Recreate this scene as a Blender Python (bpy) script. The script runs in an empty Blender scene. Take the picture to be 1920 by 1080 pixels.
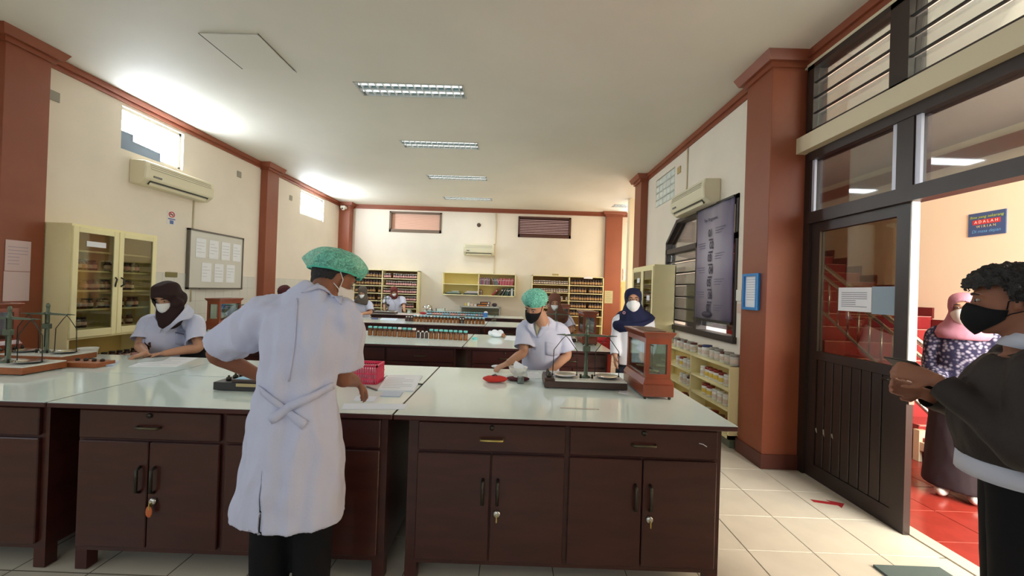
import bpy, bmesh, math, random
from mathutils import Vector, Matrix, noise
random.seed(7)
sc = bpy.context.scene
COL = sc.collection

# ------------------------------------------------------------------ camera
F_PX, YAW, PITCH, ROLL, CAM_H = 779.5, -.0063, .00597, .0334, 1.5234
_fw = Vector((math.sin(YAW)*math.cos(PITCH), math.cos(YAW)*math.cos(PITCH), math.sin(PITCH)))
_rt = Vector((math.cos(YAW), -math.sin(YAW), 0)); _up = _rt.cross(_fw)
_r2 = math.cos(ROLL)*_rt + math.sin(ROLL)*_up
_u2 = -math.sin(ROLL)*_rt + math.cos(ROLL)*_up
cd = bpy.data.cameras.new('camera'); cam = bpy.data.objects.new('camera', cd); COL.objects.link(cam)
cd.sensor_width = 36; cd.lens = 36*F_PX/1920; cd.clip_start = .05; cd.clip_end = 100
cam.matrix_world = Matrix(((_r2.x, _u2.x, -_fw.x, 0), (_r2.y, _u2.y, -_fw.y, 0), (_r2.z, _u2.z, -_fw.z, CAM_H), (0, 0, 0, 1)))
sc.camera = cam
def at(x, y, X=None, Y=None, Z=None):
    """measured photo point -> place in the room on the plane X=, Y= or Z="""
    d = _r2*((x-960)/F_PX) + _u2*(-(y-540)/F_PX) + _fw
    t = X/d.x if X is not None else (Y/d.y if Y is not None else (Z-CAM_H)/d.z)
    return Vector((0, 0, CAM_H)) + d*t

# ------------------------------------------------------------------ sky, daylight, exposure
sc.view_settings.view_transform = 'Standard'; sc.view_settings.look = 'None'
sc.view_settings.exposure = 0.02; sc.view_settings.gamma = 1.0; sc.view_settings.use_curve_mapping = False
w = bpy.data.worlds.new('sky'); sc.world = w; w.use_nodes = True
w.node_tree.nodes['Background'].inputs[0].default_value = (.80, .90, 1.0, 1)
w.node_tree.nodes['Background'].inputs[1].default_value = 1.0
cy = sc.cycles
cy.use_denoising = True; cy.max_bounces = 8; cy.diffuse_bounces = 5; cy.glossy_bounces = 4
cy.transmission_bounces = 6; cy.transparent_max_bounces = 16; cy.caustics_reflective = False; cy.caustics_refractive = False
cy.sample_clamp_indirect = 6; cy.use_adaptive_sampling = True; cy.adaptive_threshold = .025
def area(name, loc, target, sx, sy, power, color):
    l = bpy.data.lights.new(name, 'AREA'); l.shape = 'RECTANGLE'; l.size = sx; l.size_y = sy; l.energy = power; l.color = color
    o = bpy.data.objects.new(name, l); COL.objects.link(o); o.location = loc
    o.rotation_euler = (Vector(target)-Vector(loc)).to_track_quat('-Z', 'Y').to_euler()
    return o
# lamp added for assumed, unseen windows behind the camera; the lamp at the left wall is an added fill
area('assumed_rear_window_light', (-1.6, -2.9, 2.2), (-1.2, 6, 1.7), 5.4, 2.2, 23, (.80, .88, 1.0))
area('side_fill_light', (-4.84, 0.2, 2.3), (0, 1.2, 1.9), 3.4, 1.8, 16, (.80, .88, 1.0))
area('assumed_alcove_window_light', (3.54, 9.7, 2.0), (0, 9.3, 1.9), 2.6, 2.4, 85, (1.0, .85, .68))  # lamp added for an assumed, unseen window in the alcove wall
# lamp added for daylight assumed at the unseen near end of the stair hall
area('assumed_stair_hall_light', (4.4, 0.0, 2.3), (5.2, 5, 1.6), 3.0, 2.4, 560, (1.0, .97, .92))

# ------------------------------------------------------------------ helpers
def srgb(r, g, b):
    return tuple((c/12.92 if c <= .04045 else ((c+.055)/1.055)**2.4) for c in (r/255, g/255, b/255)) + (1,)
MATS = {}
def mat(name, rgb, rough=.6, metal=0, noise_amt=0, noise_scale=8, bump=0, bump_scale=60, spec=.5, stretch=None, emit=0, coat=0):
    if name in MATS: return MATS[name]
    m = bpy.data.materials.new(name); m.use_nodes = True; n = m.node_tree; b = n.nodes['Principled BSDF']
    c = srgb(*rgb); b.inputs['Base Color'].default_value = c; b.inputs['Roughness'].default_value = rough
    b.inputs['Metallic'].default_value = metal; b.inputs['Specular IOR Level'].default_value = spec
    if coat: b.inputs['Coat Weight'].default_value = coat; b.inputs['Coat Roughness'].default_value = .12
    if emit: b.inputs['Emission Color'].default_value = c; b.inputs['Emission Strength'].default_value = emit
    if noise_amt or bump:
        tc = n.nodes.new('ShaderNodeTexCoord'); mp = n.nodes.new('ShaderNodeMapping')
        n.links.new(tc.outputs['Object'], mp.inputs['Vector'])
        if stretch: mp.inputs['Scale'].default_value = stretch
    if noise_amt:
        t = n.nodes.new('ShaderNodeTexNoise'); t.inputs['Scale'].default_value = noise_scale; t.inputs['Detail'].default_value = 4
        r = n.nodes.new('ShaderNodeValToRGB')
        lo = tuple(max(0, x*(1-noise_amt)) for x in c[:3]) + (1,); hi = tuple(min(1, x*(1+noise_amt)) for x in c[:3]) + (1,)
        r.color_ramp.elements[0].position = .3; r.color_ramp.elements[1].position = .7
        r.color_ramp.elements[0].color = lo; r.color_ramp.elements[1].color = hi
        n.links.new(mp.outputs[0], t.inputs['Vector']); n.links.new(t.outputs['Fac'], r.inputs[0]); n.links.new(r.outputs[0], b.inputs['Base Color'])
    if bump:
        t2 = n.nodes.new('ShaderNodeTexNoise'); t2.inputs['Scale'].default_value = bump_scale; t2.inputs['Detail'].default_value = 3
        bp = n.nodes.new('ShaderNodeBump'); bp.inputs['Strength'].default_value = bump; bp.inputs['Distance'].default_value = .01
        n.links.new(mp.outputs[0], t2.inputs['Vector']); n.links.new(t2.outputs['Fac'], bp.inputs['Height']); n.links.new(bp.outputs[0], b.inputs['Normal'])
    MATS[name] = m; return m
def mat_glass(name, rgb=(235, 245, 245), gloss=.12, rough=.03):
    if name in MATS: return MATS[name]
    m = bpy.data.materials.new(name); m.use_nodes = True; n = m.node_tree; n.nodes.clear()
    o = n.nodes.new('ShaderNodeOutputMaterial'); t = n.nodes.new('ShaderNodeBsdfTransparent'); g = n.nodes.new('ShaderNodeBsdfGlossy')
    t.inputs[0].default_value = srgb(*rgb); g.inputs['Roughness'].default_value = rough
    fr = n.nodes.new('ShaderNodeLayerWeight'); fr.inputs['Blend'].default_value = .25
    ad = n.nodes.new('ShaderNodeMath'); ad.operation = 'ADD'; ad.use_clamp = True; ad.inputs[1].default_value = gloss
    mu = n.nodes.new('ShaderNodeMath'); mu.operation = 'MULTIPLY'; mu.inputs[1].default_value = .5
    x = n.nodes.new('ShaderNodeMixShader')
    n.links.new(fr.outputs['Fresnel'], mu.inputs[0]); n.links.new(mu.outputs[0], ad.inputs[0]); n.links.new(ad.outputs[0], x.inputs[0])
    n.links.new(t.outputs[0], x.inputs[1]); n.links.new(g.outputs[0], x.inputs[2]); n.links.new(x.outputs[0], o.inputs[0])
    MATS[name] = m; return m
def mat_emit(name, rgb, s):
    if name in MATS: return MATS[name]
    m = bpy.data.materials.new(name); m.use_nodes = True; n = m.node_tree; n.nodes.clear()
    o = n.nodes.new('ShaderNodeOutputMaterial'); e = n.nodes.new('ShaderNodeEmission'); e.inputs[0].default_value = srgb(*rgb); e.inputs[1].default_value = s
    n.links.new(e.outputs[0], o.inputs[0]); MATS[name] = m; return m
def mat_tiles(name, rgb, grout, size, rough=.25, mortar=.012, offx=0, offy=0, axes='XY'):
    if name in MATS: return MATS[name]
    m = mat(name, rgb, rough); n = m.node_tree; b = n.nodes['Principled BSDF']
    tc = n.nodes.new('ShaderNodeTexCoord'); sp = n.nodes.new('ShaderNodeSeparateXYZ'); cb = n.nodes.new('ShaderNodeCombineXYZ')
    n.links.new(tc.outputs['Object'], sp.inputs[0])
    n.links.new(sp.outputs[axes[0]], cb.inputs[0]); n.links.new(sp.outputs[axes[1]], cb.inputs[1])
    mp = n.nodes.new('ShaderNodeMapping'); mp.inputs['Location'].default_value = (-offx, -offy, 0)
    n.links.new(cb.outputs[0], mp.inputs['Vector'])
    br = n.nodes.new('ShaderNodeTexBrick'); br.offset = 0; br.squash = 1
    br.inputs['Scale'].default_value = 1; br.inputs['Brick Width'].default_value = size; br.inputs['Row Height'].default_value = size
    br.inputs['Mortar Size'].default_value = mortar*size/2; br.inputs['Mortar Smooth'].default_value = .1
    c = srgb(*rgb); br.inputs['Color1'].default_value = c; br.inputs['Color2'].default_value = tuple(x*.96 for x in c[:3])+(1,); br.inputs['Mortar'].default_value = srgb(*grout)
    n.links.new(mp.outputs[0], br.inputs['Vector']); n.links.new(br.outputs['Color'], b.inputs['Base Color'])
    return m

WM = {}
class MB:
    def __init__(s): s.v = []; s.f = []; s.m = []; s.s = []
    def add(s, vs, fs, mi=0, smooth=False):
        o = len(s.v); s.v += [tuple(v) for v in vs]
        for f in fs: s.f.append(tuple(i+o for i in f)); s.m.append(mi); s.s.append(smooth)
        return s
    def box(s, x0, x1, y0, y1, z0, z1, mi=0):
        return s.add([(x0,y0,z0),(x1,y0,z0),(x1,y1,z0),(x0,y1,z0),(x0,y0,z1),(x1,y0,z1),(x1,y1,z1),(x0,y1,z1)],
                     [(0,3,2,1),(4,5,6,7),(0,1,5,4),(1,2,6,5),(2,3,7,6),(3,0,4,7)], mi)
    def obox(s, c, size, M, mi=0):
        hx, hy, hz = size[0]/2, size[1]/2, size[2]/2; c = Vector(c)
        vs = [c + M @ Vector((x, y, z)) for z in (-hz, hz) for x, y in ((-hx,-hy),(hx,-hy),(hx,hy),(-hx,hy))]
        return s.add(vs, [(0,3,2,1),(4,5,6,7),(0,1,5,4),(1,2,6,5),(2,3,7,6),(3,0,4,7)], mi)
    def lathe(s, prof, c=(0,0,0), n=16, mi=0, smooth=True, mis=None, M=None, sx=1, sy=1):
        c = Vector(c); rows = []; vs = []
        for r, z in prof:
            for k in range(n):
                a = 2*math.pi*k/n; p = Vector((r*math.cos(a)*sx, r*math.sin(a)*sy, z))
                vs.append(c + (M @ p if M else p))
        fs = []
        off = len(s.v)
        for i in range(len(prof)-1):
            for k in range(n):
                s.f.append((off+i*n+k, off+i*n+(k+1) % n, off+(i+1)*n+(k+1) % n, off+(i+1)*n+k)); s.m.append(mis[i] if mis else mi); s.s.append(smooth)
        s.v += [tuple(v) for v in vs]
        if prof[0][0] > 1e-5: s.f.append(tuple(off+k for k in reversed(range(n)))); s.m.append(mis[0] if mis else mi); s.s.append(False)
        if prof[-1][0] > 1e-5: s.f.append(tuple(off+(len(prof)-1)*n+k for k in range(n))); s.m.append(mis[-1] if mis else mi); s.s.append(False)
        return s
    def tube(s, pts, r, n=8, mi=0, flat=1.0, side=None, closed=True):
        """swept elliptical tube; r number or list; flat = second radius factor (number or list)"""
        P = [Vector(p) for p in pts]; N = len(P)
        rs = r if isinstance(r, (list, tuple)) else [r]*N
        fl = flat if isinstance(flat, (list, tuple)) else [flat]*N
        T = []
        for i in range(N):
            t = (P[min(i+1, N-1)]-P[max(i-1, 0)]); T.append(t.normalized() if t.length > 1e-9 else Vector((0,0,1)))
        a = Vector(side) if side else (Vector((0,0,1)) if abs(T[0].z) < .9 else Vector((1,0,0)))
        off = len(s.v)
        for i in range(N):
            a = (a - T[i]*a.dot(T[i])); a = a.normalized() if a.length > 1e-6 else T[i].orthogonal().normalized()
            b = T[i].cross(a)
            for k in range(n):
                an = 2*math.pi*k/n; s.v.append(tuple(P[i] + a*(rs[i]*math.cos(an)) + b*(rs[i]*fl[i]*math.sin(an))))
        for i in range(N-1):
            for k in range(n):
                s.f.append((off+i*n+k, off+i*n+(k+1) % n, off+(i+1)*n+(k+1) % n, off+(i+1)*n+k)); s.m.append(mi); s.s.append(True)
        if closed:
            s.f.append(tuple(off+k for k in reversed(range(n)))); s.f.append(tuple(off+(N-1)*n+k for k in range(n)))
            s.m += [mi]*2; s.s += [False]*2
        return s
    def ellipsoid(s, c, r, M=None, n=12, mi=0):
        k = n//2
        prof = [(math.sin(math.pi*i/k), -math.cos(math.pi*i/k)) for i in range(k+1)]
        prof[0] = (1e-6, -1); prof[-1] = (1e-6, 1)
        MM = (M if M else Matrix.Identity(3)) @ Matrix.Diagonal(r)
        return s.lathe(prof, c, n, mi, True, None, MM)
    def prism(s, poly, axis, a0, a1, mi=0):
        """poly in the two other axes (order: X:(y,z) Y:(x,z) Z:(x,y)) extruded along axis"""
        def p(u, v, a): return {'X': (a, u, v), 'Y': (u, a, v), 'Z': (u, v, a)}[axis]
        n = len(poly)
        return s.add([p(u, v, a0) for u, v in poly]+[p(u, v, a1) for u, v in poly],
              [tuple(range(n)), tuple(reversed(range(n, 2*n)))]+[(i, i+n, (i+1) % n+n, (i+1) % n) for i in range(n)], mi)
    def mesh(s, name, inv=None, bevel=0):
        me = bpy.data.meshes.new(name)
        vs = [inv @ Vector(v) for v in s.v] if inv else s.v
        me.from_pydata(vs, [], s.f)
        for p, mi, sm in zip(me.polygons, s.m, s.s): p.material_index = mi; p.use_smooth = sm
        bm = bmesh.new(); bm.from_mesh(me)
        if bevel:
            ed = [e for e in bm.edges if len(e.link_faces) == 2 and e.calc_face_angle(0) > .6]
            bmesh.ops.bevel(bm, geom=ed, offset=bevel, segments=1, affect='EDGES', clamp_overlap=True)
        bmesh.ops.recalc_face_normals(bm, faces=bm.faces); bm.to_mesh(me); bm.free()
        return me
    def build(s, name, mats, parent=None, origin=None, bevel=0):
        if not isinstance(mats, (list, tuple)): mats = [mats]
        if parent is not None: wm = WM[parent.name]
        elif origin is not None: wm = Matrix.Translation(origin)
        else: wm = Matrix.Identity(4)
        me = s.mesh(name, wm.inverted() if wm != Matrix.Identity(4) else None, bevel)
        for m in mats: me.materials.append(m)
        o = bpy.data.objects.new(name, me); COL.objects.link(o)
        if parent is not None: o.parent = parent
        elif origin is not None: o.location = origin
        WM[o.name] = wm
        return o
def wrap(me, name, mats, parent):
    for m in (mats if isinstance(mats, (list, tuple)) else [mats]): me.materials.append(m)
    o = bpy.data.objects.new(name, me); COL.objects.link(o)
    if parent is not None: o.parent = parent; WM[o.name] = WM[parent.name]
    else: WM[o.name] = Matrix.Identity(4)
    return o
def tag(o, label=None, cat=None, group=None, kind=None):
    if label: o['label'] = label
    if cat: o['category'] = cat
    if group: o['group'] = group
    if kind: o['kind'] = kind
    return o
def thing(name, label, cat, loc=(0, 0, 0), rz=0, group=None):
    o = bpy.data.objects.new(name, None); COL.objects.link(o); o.empty_display_size = .1
    o.location = loc; o.rotation_euler = (0, 0, rz); WM[o.name] = Matrix.Translation(loc) @ Matrix.Rotation(rz, 4, 'Z')
    return tag(o, label, cat, group)
def copy_tree(o, parent=None):
    c = o.copy(); COL.objects.link(c); c.parent = parent
    for ch in [x for x in list(o.children)]: copy_tree(ch, c)
    return c
def place(proto, used, loc, rz, label, group=None, scale=None):
    o = proto if not used else copy_tree(proto)
    o.location = loc; o.rotation_euler = (0, 0, rz); o['label'] = label
    if scale: o.scale = scale
    if group: o['group'] = group
    return o
def struct(name, mb, mats, parent=None, bevel=0, label=None):
    o = mb.build(name, mats, parent, bevel=bevel)
    if parent is None: o['kind'] = 'structure'
    if label: o['label'] = label
    return o
def text(body, size, loc, M, m, parent, name='lettering', align='CENTER', shear=0, sx=1, bold=0):
    """flat lettering; M columns = text right, text up, normal"""
    cu = bpy.data.curves.new(name, 'FONT'); cu.body = body; cu.size = size; cu.align_x = align; cu.align_y = 'CENTER'; cu.extrude = .0006; cu.shear = shear; cu.offset = bold
    cu.resolution_u = 3
    tmp = bpy.data.objects.new('tmp', cu); COL.objects.link(tmp)
    me = bpy.data.meshes.new_from_object(tmp.evaluated_get(bpy.context.evaluated_depsgraph_get())); bpy.data.objects.remove(tmp); bpy.data.curves.remove(cu)
    me.name = name; me.materials.clear(); me.materials.append(m); o = bpy.data.objects.new(name, me); COL.objects.link(o)
    M4 = M.to_4x4() @ Matrix.Diagonal((sx, 1, 1, 1)); M4.translation = Vector(loc)
    o.parent = parent; o.matrix_local = WM[parent.name].inverted() @ M4
    return o
ORD = ['first','second','third','fourth','fifth','sixth','seventh','eighth','ninth','tenth','eleventh','twelfth','thirteenth','fourteenth','fifteenth','sixteenth',
       'seventeenth','eighteenth','nineteenth','twentieth','twenty-first','twenty-second','twenty-third','twenty-fourth','twenty-fifth','twenty-sixth','twenty-seventh','twenty-eighth','twenty-ninth','thirtieth']
# text frames for the faces things hang on: columns right, up, normal
FACE_XNEG = Matrix(((0, 0, -1), (-1, 0, 0), (0, 1, 0)))       # faces -X (right-hand wall)
FACE_XPOS = Matrix(((0, 0, 1), (1, 0, 0), (0, 1, 0)))          # faces +X (left-hand wall)
FACE_YNEG = Matrix(((1, 0, 0), (0, 0, -1), (0, 1, 0)))         # faces -Y (back wall)

# ------------------------------------------------------------------ materials
WALL = mat('cream_wall_paint', (238, 228, 212), .7, noise_amt=.03, noise_scale=2, bump=.04, bump_scale=90)
CEIL = mat('white_ceiling_paint', (228, 224, 212), .7, noise_amt=.03, noise_scale=1.2)
BRICK = mat('brick_red_paint', (140, 74, 48), .45, noise_amt=.06, noise_scale=3, bump=.05, bump_scale=40)
BRICKD = mat('dark_red_base_paint', (92, 46, 34), .45)
DARKW = mat('dark_door_wood', (48, 34, 28), .4, noise_amt=.2, noise_scale=4, stretch=(1, 1, .2))
CREAMB = mat('cream_beam_paint', (222, 210, 178), .6)
MAHOG = mat('mahogany_veneer', (66, 29, 22), .34, noise_amt=.22, noise_scale=5, stretch=(.6, 1, 3), coat=.2)
MAHOGD = mat('mahogany_edge', (70, 30, 24), .4, noise_amt=.15, noise_scale=6)
CASEW = mat('polished_teak', (134, 62, 36), .28, noise_amt=.22, noise_scale=6, stretch=(1, 1, .25), coat=.4)
LAMIN = mat('white_laminate', (230, 245, 238), .08, noise_amt=.02, noise_scale=2)
CREAM = mat('cream_cabinet_paint', (248, 238, 186), .45, noise_amt=.03, noise_scale=3)
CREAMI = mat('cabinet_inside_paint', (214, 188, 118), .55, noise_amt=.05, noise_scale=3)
BLACKM = mat('black_metal', (28, 28, 28), .4)
DARKM = mat('dark_bronze', (70, 66, 58), .35, metal=.8)
GREENM = mat('verdigris_metal', (98, 108, 90), .4, metal=.6, noise_amt=.15)
STEEL = mat('polished_steel', (205, 205, 200), .18, metal=1)
BRASS = mat('brass_key', (200, 180, 110), .3, metal=.9)
CHROME = mat('satin_chrome', (225, 225, 220), .22, metal=1)
WHITEP = mat('white_plastic', (235, 233, 222), .4)
ACP = mat('aged_white_plastic', (226, 218, 188), .4)
PAPER = mat('paper', (240, 242, 246), .8)
PAPERB = mat('bluish_paper', (206, 222, 240), .8)
INK = mat('grey_ink', (120, 122, 135), .8)
GLASS = mat_glass('clear_glass')
GLASSD = mat_glass('cabinet_glass', (232, 232, 222), .05)
GLASSW = mat_glass('smoky_window_glass', (200, 204, 206), .14)
# ------------------------------------------------------------------ room shell
XL, XR, YB, ZC = -4.78, 2.40, 11.37, 3.74
def wall_grid(fixed, axis, u0, u1, z0, z1, holes):
    """boxes filling a wall slab around rectangular holes; fixed=(a0,a1) thickness range"""
    mb = MB(); us = sorted({u0, u1, *[h[0] for h in holes], *[h[1] for h in holes]}); zs = sorted({z0, z1, *[h[2] for h in holes], *[h[3] for h in holes]})
    for i in range(len(us)-1):
        for j in range(len(zs)-1):
            cu, cz = (us[i]+us[i+1])/2, (zs[j]+zs[j+1])/2
            if any(h[0] < cu < h[1] and h[2] < cz < h[3] for h in holes): continue
            if axis == 'Y': mb.box(fixed[0], fixed[1], us[i], us[i+1], zs[j], zs[j+1])
            else: mb.box(us[i], us[i+1], fixed[0], fixed[1], zs[j], zs[j+1])
    return mb
# floor: slab plus single tiles where the photo shows them
fl = struct('floor', MB().box(-5, 2.70, -3, 11.6, -.1, -.004), mat_tiles('cream_floor_tiles', (212, 204, 184), (120, 112, 98), .4, .2, .02, 2.26, 2.535))
TILE = mat('cream_glazed_tile', (214, 205, 186), .16, noise_amt=.05, noise_scale=5)
tm = MB().box(-.1975, .1975, -.1975, .1975, -.01, 0).mesh('tile', bevel=.0015); tm.materials.append(TILE)
for i in range(-7, 1):
    for j in range(-4, 13):
        t = bpy.data.objects.new('tile', tm); COL.objects.link(t); t.parent = fl; t.location = (2.26+(i-.5)*.4, 2.535+(j+.5)*.4, 0)
hm = MB().box(-.173, .173, -.1975, .1975, -.01, 0).mesh('cut_tile', bevel=.0015); hm.materials.append(TILE)
for j in range(-4, 3):
    t = bpy.data.objects.new('cut_tile', hm); COL.objects.link(t); t.parent = fl; t.location = (2.26+.176, 2.535+(j+.5)*.4, 0)
LIGHTS = [(-1.235, 4.67), (-1.225, 6.43), (-1.22, 8.3), (-1.22, 10.2), (3.0, 10.45)]
cm_ = MB(); cxs = sorted({-5, 6.2, *[x+s*.605 for x, y in LIGHTS for s in (-1, 1)]}); cys = sorted({-3.1, 11.6, *[y+s*.165 for x, y in LIGHTS for s in (-1, 1)]})
for i in range(len(cxs)-1):
    for j in range(len(cys)-1):
        u, v = (cxs[i]+cxs[i+1])/2, (cys[j]+cys[j+1])/2
        if not any(abs(u-x) < .605 and abs(v-y) < .165 for x, y in LIGHTS): cm_.box(cxs[i], cxs[i+1], cys[j], cys[j+1], ZC, ZC+.1)
struct('ceiling', cm_, CEIL); struct('ceiling_deck', MB().box(-5, 6.2, -3.1, 11.6, ZC+.1, ZC+.14), CEIL)
# hatch panel in the ceiling
hp = MB().box(-2.90, -2.37, 3.69, 4.29, ZC-.012, ZC-.002).build('hatch_panel', mat('hatch_board', (224, 221, 208), .7), bevel=.004)
tag(hp, 'square white access hatch panel set into the ceiling', 'ceiling hatch')
gm = MB().box(-2.915, -2.902, 3.70, 4.30, ZC-.006, ZC-.001); gm.box(-2.90, -2.36, 4.292, 4.298, ZC-.004, ZC-.001); gm.box(-2.368, -2.364, 3.68, 4.34, ZC-.004, ZC-.001)
gm.build('gap', mat('hatch_gap', (60, 56, 52), .9), hp)
# left wall
WL1, WL2 = (4.95, 5.88, 3.075, 3.59), (9.13, 10.23, 3.06, 3.59)
SW = (-1.6, 2.0, 1.3, 3.2)  # opening made up to give the side fill light a source
wl = struct('wall_left', wall_grid((XL-.2, XL), 'Y', -3, 11.6, 0, ZC, [WL1, WL2, SW]), WALL)
ws = MB()
for y in (-1.6, -.43, .74, 1.94): ws.box(XL-.12, XL-.04, y, y+.06, 1.3, 3.2)
for z in (1.3, 3.14): ws.box(XL-.12, XL-.04, -1.6, 2.0, z, z+.06)
struct('window_10', ws, DARKW, label='added unseen window frame around the side fill light, left wall')  # window_10 is an added frame, made only for the side fill light
struct('trim_1', MB().box(XL, XL+.006, 4.1, 7.6, 0, 1.61).box(XL, XL+.006, 8.05, YB, 0, 1.61),
       mat_tiles('white_wall_tiles', (226, 224, 214), (196, 194, 186), .2, .2, .03, 0, .01, 'YZ'), label='white glazed wall tiles along the lower left wall')
# back wall
VB1, VB2 = (-3.49, -2.06, 3.02, 3.585), (.04, 1.485, 2.99, 3.56)
WB3 = (3.0, 3.22, 2.97, 3.53)
struct('wall_back', wall_grid((YB, YB+.2), 'X', -5, 3.8, 0, ZC, [VB1, VB2, WB3]), WALL)
# right wall, first bay (window with one clipped corner and a glass-block panel)
WR = (4.5, 6.64, 1.06, 2.66); GB = (6.38, 7.22, 3.03, 3.51)
mb = wall_grid((XR, XR+.2), 'Y', 4.15, 7.7, 0, ZC, [WR, GB]); mb.prism([(6.64, 2.36), (6.64, 2.66), (6.23, 2.66)], 'X', XR, XR+.2)
struct('wall_right', mb, WALL)
aw = wall_grid((3.6, 3.8), 'Y', 7.9, 11.6, 0, ZC, [(8.3, 11.1, .7, 3.2)])  # window opening assumed here, beside the added alcove lamp
struct('wall_alcove', aw.box(2.6, 3.8, 7.8, 7.95, 0, ZC), WALL)
# wall behind the camera and right-hand wall towards it
struct('wall_rear', wall_grid((-3.1, -2.95), 'X', -5, 6.2, 0, ZC, [(-4.3, 1.1, 1.0, 3.3)]), WALL)  # opening for the assumed rear window
struct('wall_front_right', MB().box(2.55, 2.70, -3, .9, 0, ZC), WALL)
# assumed, unseen rear window: frames only, behind the added rear lamp
wf = MB()
for x in (-4.3, -2.5, -.7, 1.04): wf.box(x, x+.06, -3.06, -3.0, 1.0, 3.3)
for z in (1.0, 3.24): wf.box(-4.3, 1.1, -3.06, -3.0, z, z+.06)
struct('window_1', wf, DARKW, label='assumed unseen wide window frame behind the camera')

# pillars with flared capitals and dark bases
def pillar(x0, x1, y0, y1, sides, label, base=False):
    p = struct('pillar', MB().box(x0, x1, y0, y1, 0, ZC), BRICK, bevel=.004, label=label)
    sx0, sx1, sy0, sy1 = sides
    for k, (za, zb, d) in enumerate(((3.615, 3.66, .025), (3.66, 3.74, .06))):
        mb = MB(); e = d+.035 if k else d
        mb.add([(x0-d*sx0, y0-d*sy0, za), (x1+d*sx1, y0-d*sy0, za), (x1+d*sx1, y1+d*sy1, za), (x0-d*sx0, y1+d*sy1, za),
                (x0-e*sx0, y0-e*sy0, zb), (x1+e*sx1, y0-e*sy0, zb), (x1+e*sx1, y1+e*sy1, zb), (x0-e*sx0, y1+e*sy1, zb)],
               [(0,3,2,1),(4,5,6,7),(0,1,5,4),(1,2,6,5),(2,3,7,6),(3,0,4,7)])
        mb.build('capital', BRICK, p)
    if base: MB().box(x0-.012*sx0, x1+.012*sx1, y0-.012*sy0, y1+.012*sy1, 0, .13).build('base', BRICKD, p)
    return p
pillar(XL-.1, -4.65, 3.70, 4.07, (0,1,1,1), 'brick red pillar at the left edge with pink sheets on it', True)
pillar(XL-.1, -4.65, 7.68, 8.05, (0,1,1,1), 'brick red pillar between whiteboard and second bright window', True)
pillar(XL-.1, -4.49, YB-.25, YB+.1, (0,1,1,0), 'brick red pillar in the far left corner', True)
pillar(2.27, 2.69, 3.763, 4.175, (1,0,1,1), 'brick red pillar beside the dark door with blue frame', True)
pillar(2.27, 2.61, 7.67, 8.06, (1,1,1,1), 'brick red pillar behind the tall cream cabinet', True)
pillar(2.42, 2.86, YB-.12, YB+.1, (1,1,1,0), 'brick red pillar at the right end of the back wall', True)
# crown mouldings
def crown(name, axis, fixed, sgn, a0, a1):
    mb = MB()
    for (z0, z1, d) in ((3.63, 3.675, .022), (3.675, ZC, .05)):
        lo, hi = sorted((fixed, fixed+sgn*d))
        if axis == 'Y': mb.box(lo, hi, a0, a1, z0, z1)
        else: mb.box(a0, a1, lo, hi, z0, z1)
    struct(name, mb, BRICK)
crown('trim_2', 'Y', XL, 1, -2.9, 3.7); crown('trim_3', 'Y', XL, 1, 4.07, 7.68); crown('trim_4', 'Y', XL, 1, 8.05, YB-.25)
crown('trim_5', 'X', YB, -1, -4.49, 2.42); crown('trim_6', 'X', YB, -1, 2.86, 3.6); crown('trim_7', 'Y', XR, -1, 4.175, 7.67)
crown('trim_8', 'Y', 2.58, -1, -2.9, 3.763)
struct('baseboard_right', MB().box(XR-.012, XR, 4.18, 7.67, 0, .1), BRICKD)
struct('baseboard_back', MB().box(-4.49, 2.42, YB-.012, YB, 0, .1), BRICKD)

# bright left windows: frosted panes in the wall
SKYP = mat_emit('daylit_frosted_pane', (236, 246, 255), 50)
def bright_window(n, h, axis, at_, panes, inset_lbl, skym=SKYP):
    fm = MB(); t = .035; a0, a1 = at_
    u0, u1, z0, z1 = h
    def bx(mb, ua, ub, za, zb, p0, p1):
        return mb.box(p0, p1, ua, ub, za, zb) if axis == 'Y' else mb.box(ua, ub, p0, p1, za, zb)
    for ua, ub, za, zb in ((u0, u0+t, z0, z1), (u1-t, u1, z0, z1), (u0, u1, z0, z0+t), (u0, u1, z1-t, z1)): bx(fm, ua, ub, za, zb, a0, a1)
    o = struct('window_%d' % n, fm, WHITEP, label=inset_lbl)
    pm = (a0+a1)/2; wd = (u1-u0-2*t)/panes
    for k in range(panes):
        bx(MB(), u0+t+k*wd+.004, u0+t+(k+1)*wd-.004, z0+t, z1-t, pm-.006, pm+.006).build('pane', skym, o)
    return o
w2 = bright_window(2, WL1, 'Y', (XL-.12, XL-.04), 2, 'glaring high window above the left air conditioner')
MB().prism([(4.955, 3.30), (5.13, 3.30), (5.13, 3.22), (5.53, 3.20), (5.53, 3.08), (4.955, 3.08)], 'X', XL-.035, XL-.02).build('building_silhouette', mat('grey_blue_silhouette', (128, 142, 160), .8), w2)  # flat cut-out standing in for the building outline beyond the glass
bright_window(3, WL2, 'Y', (XL-.12, XL-.04), 2, 'glaring high window near the far left corner')
bright_window(4, WB3, 'X', (YB+.04, YB+.12), 1, 'narrow bright window right of the back wall pillar')

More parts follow.
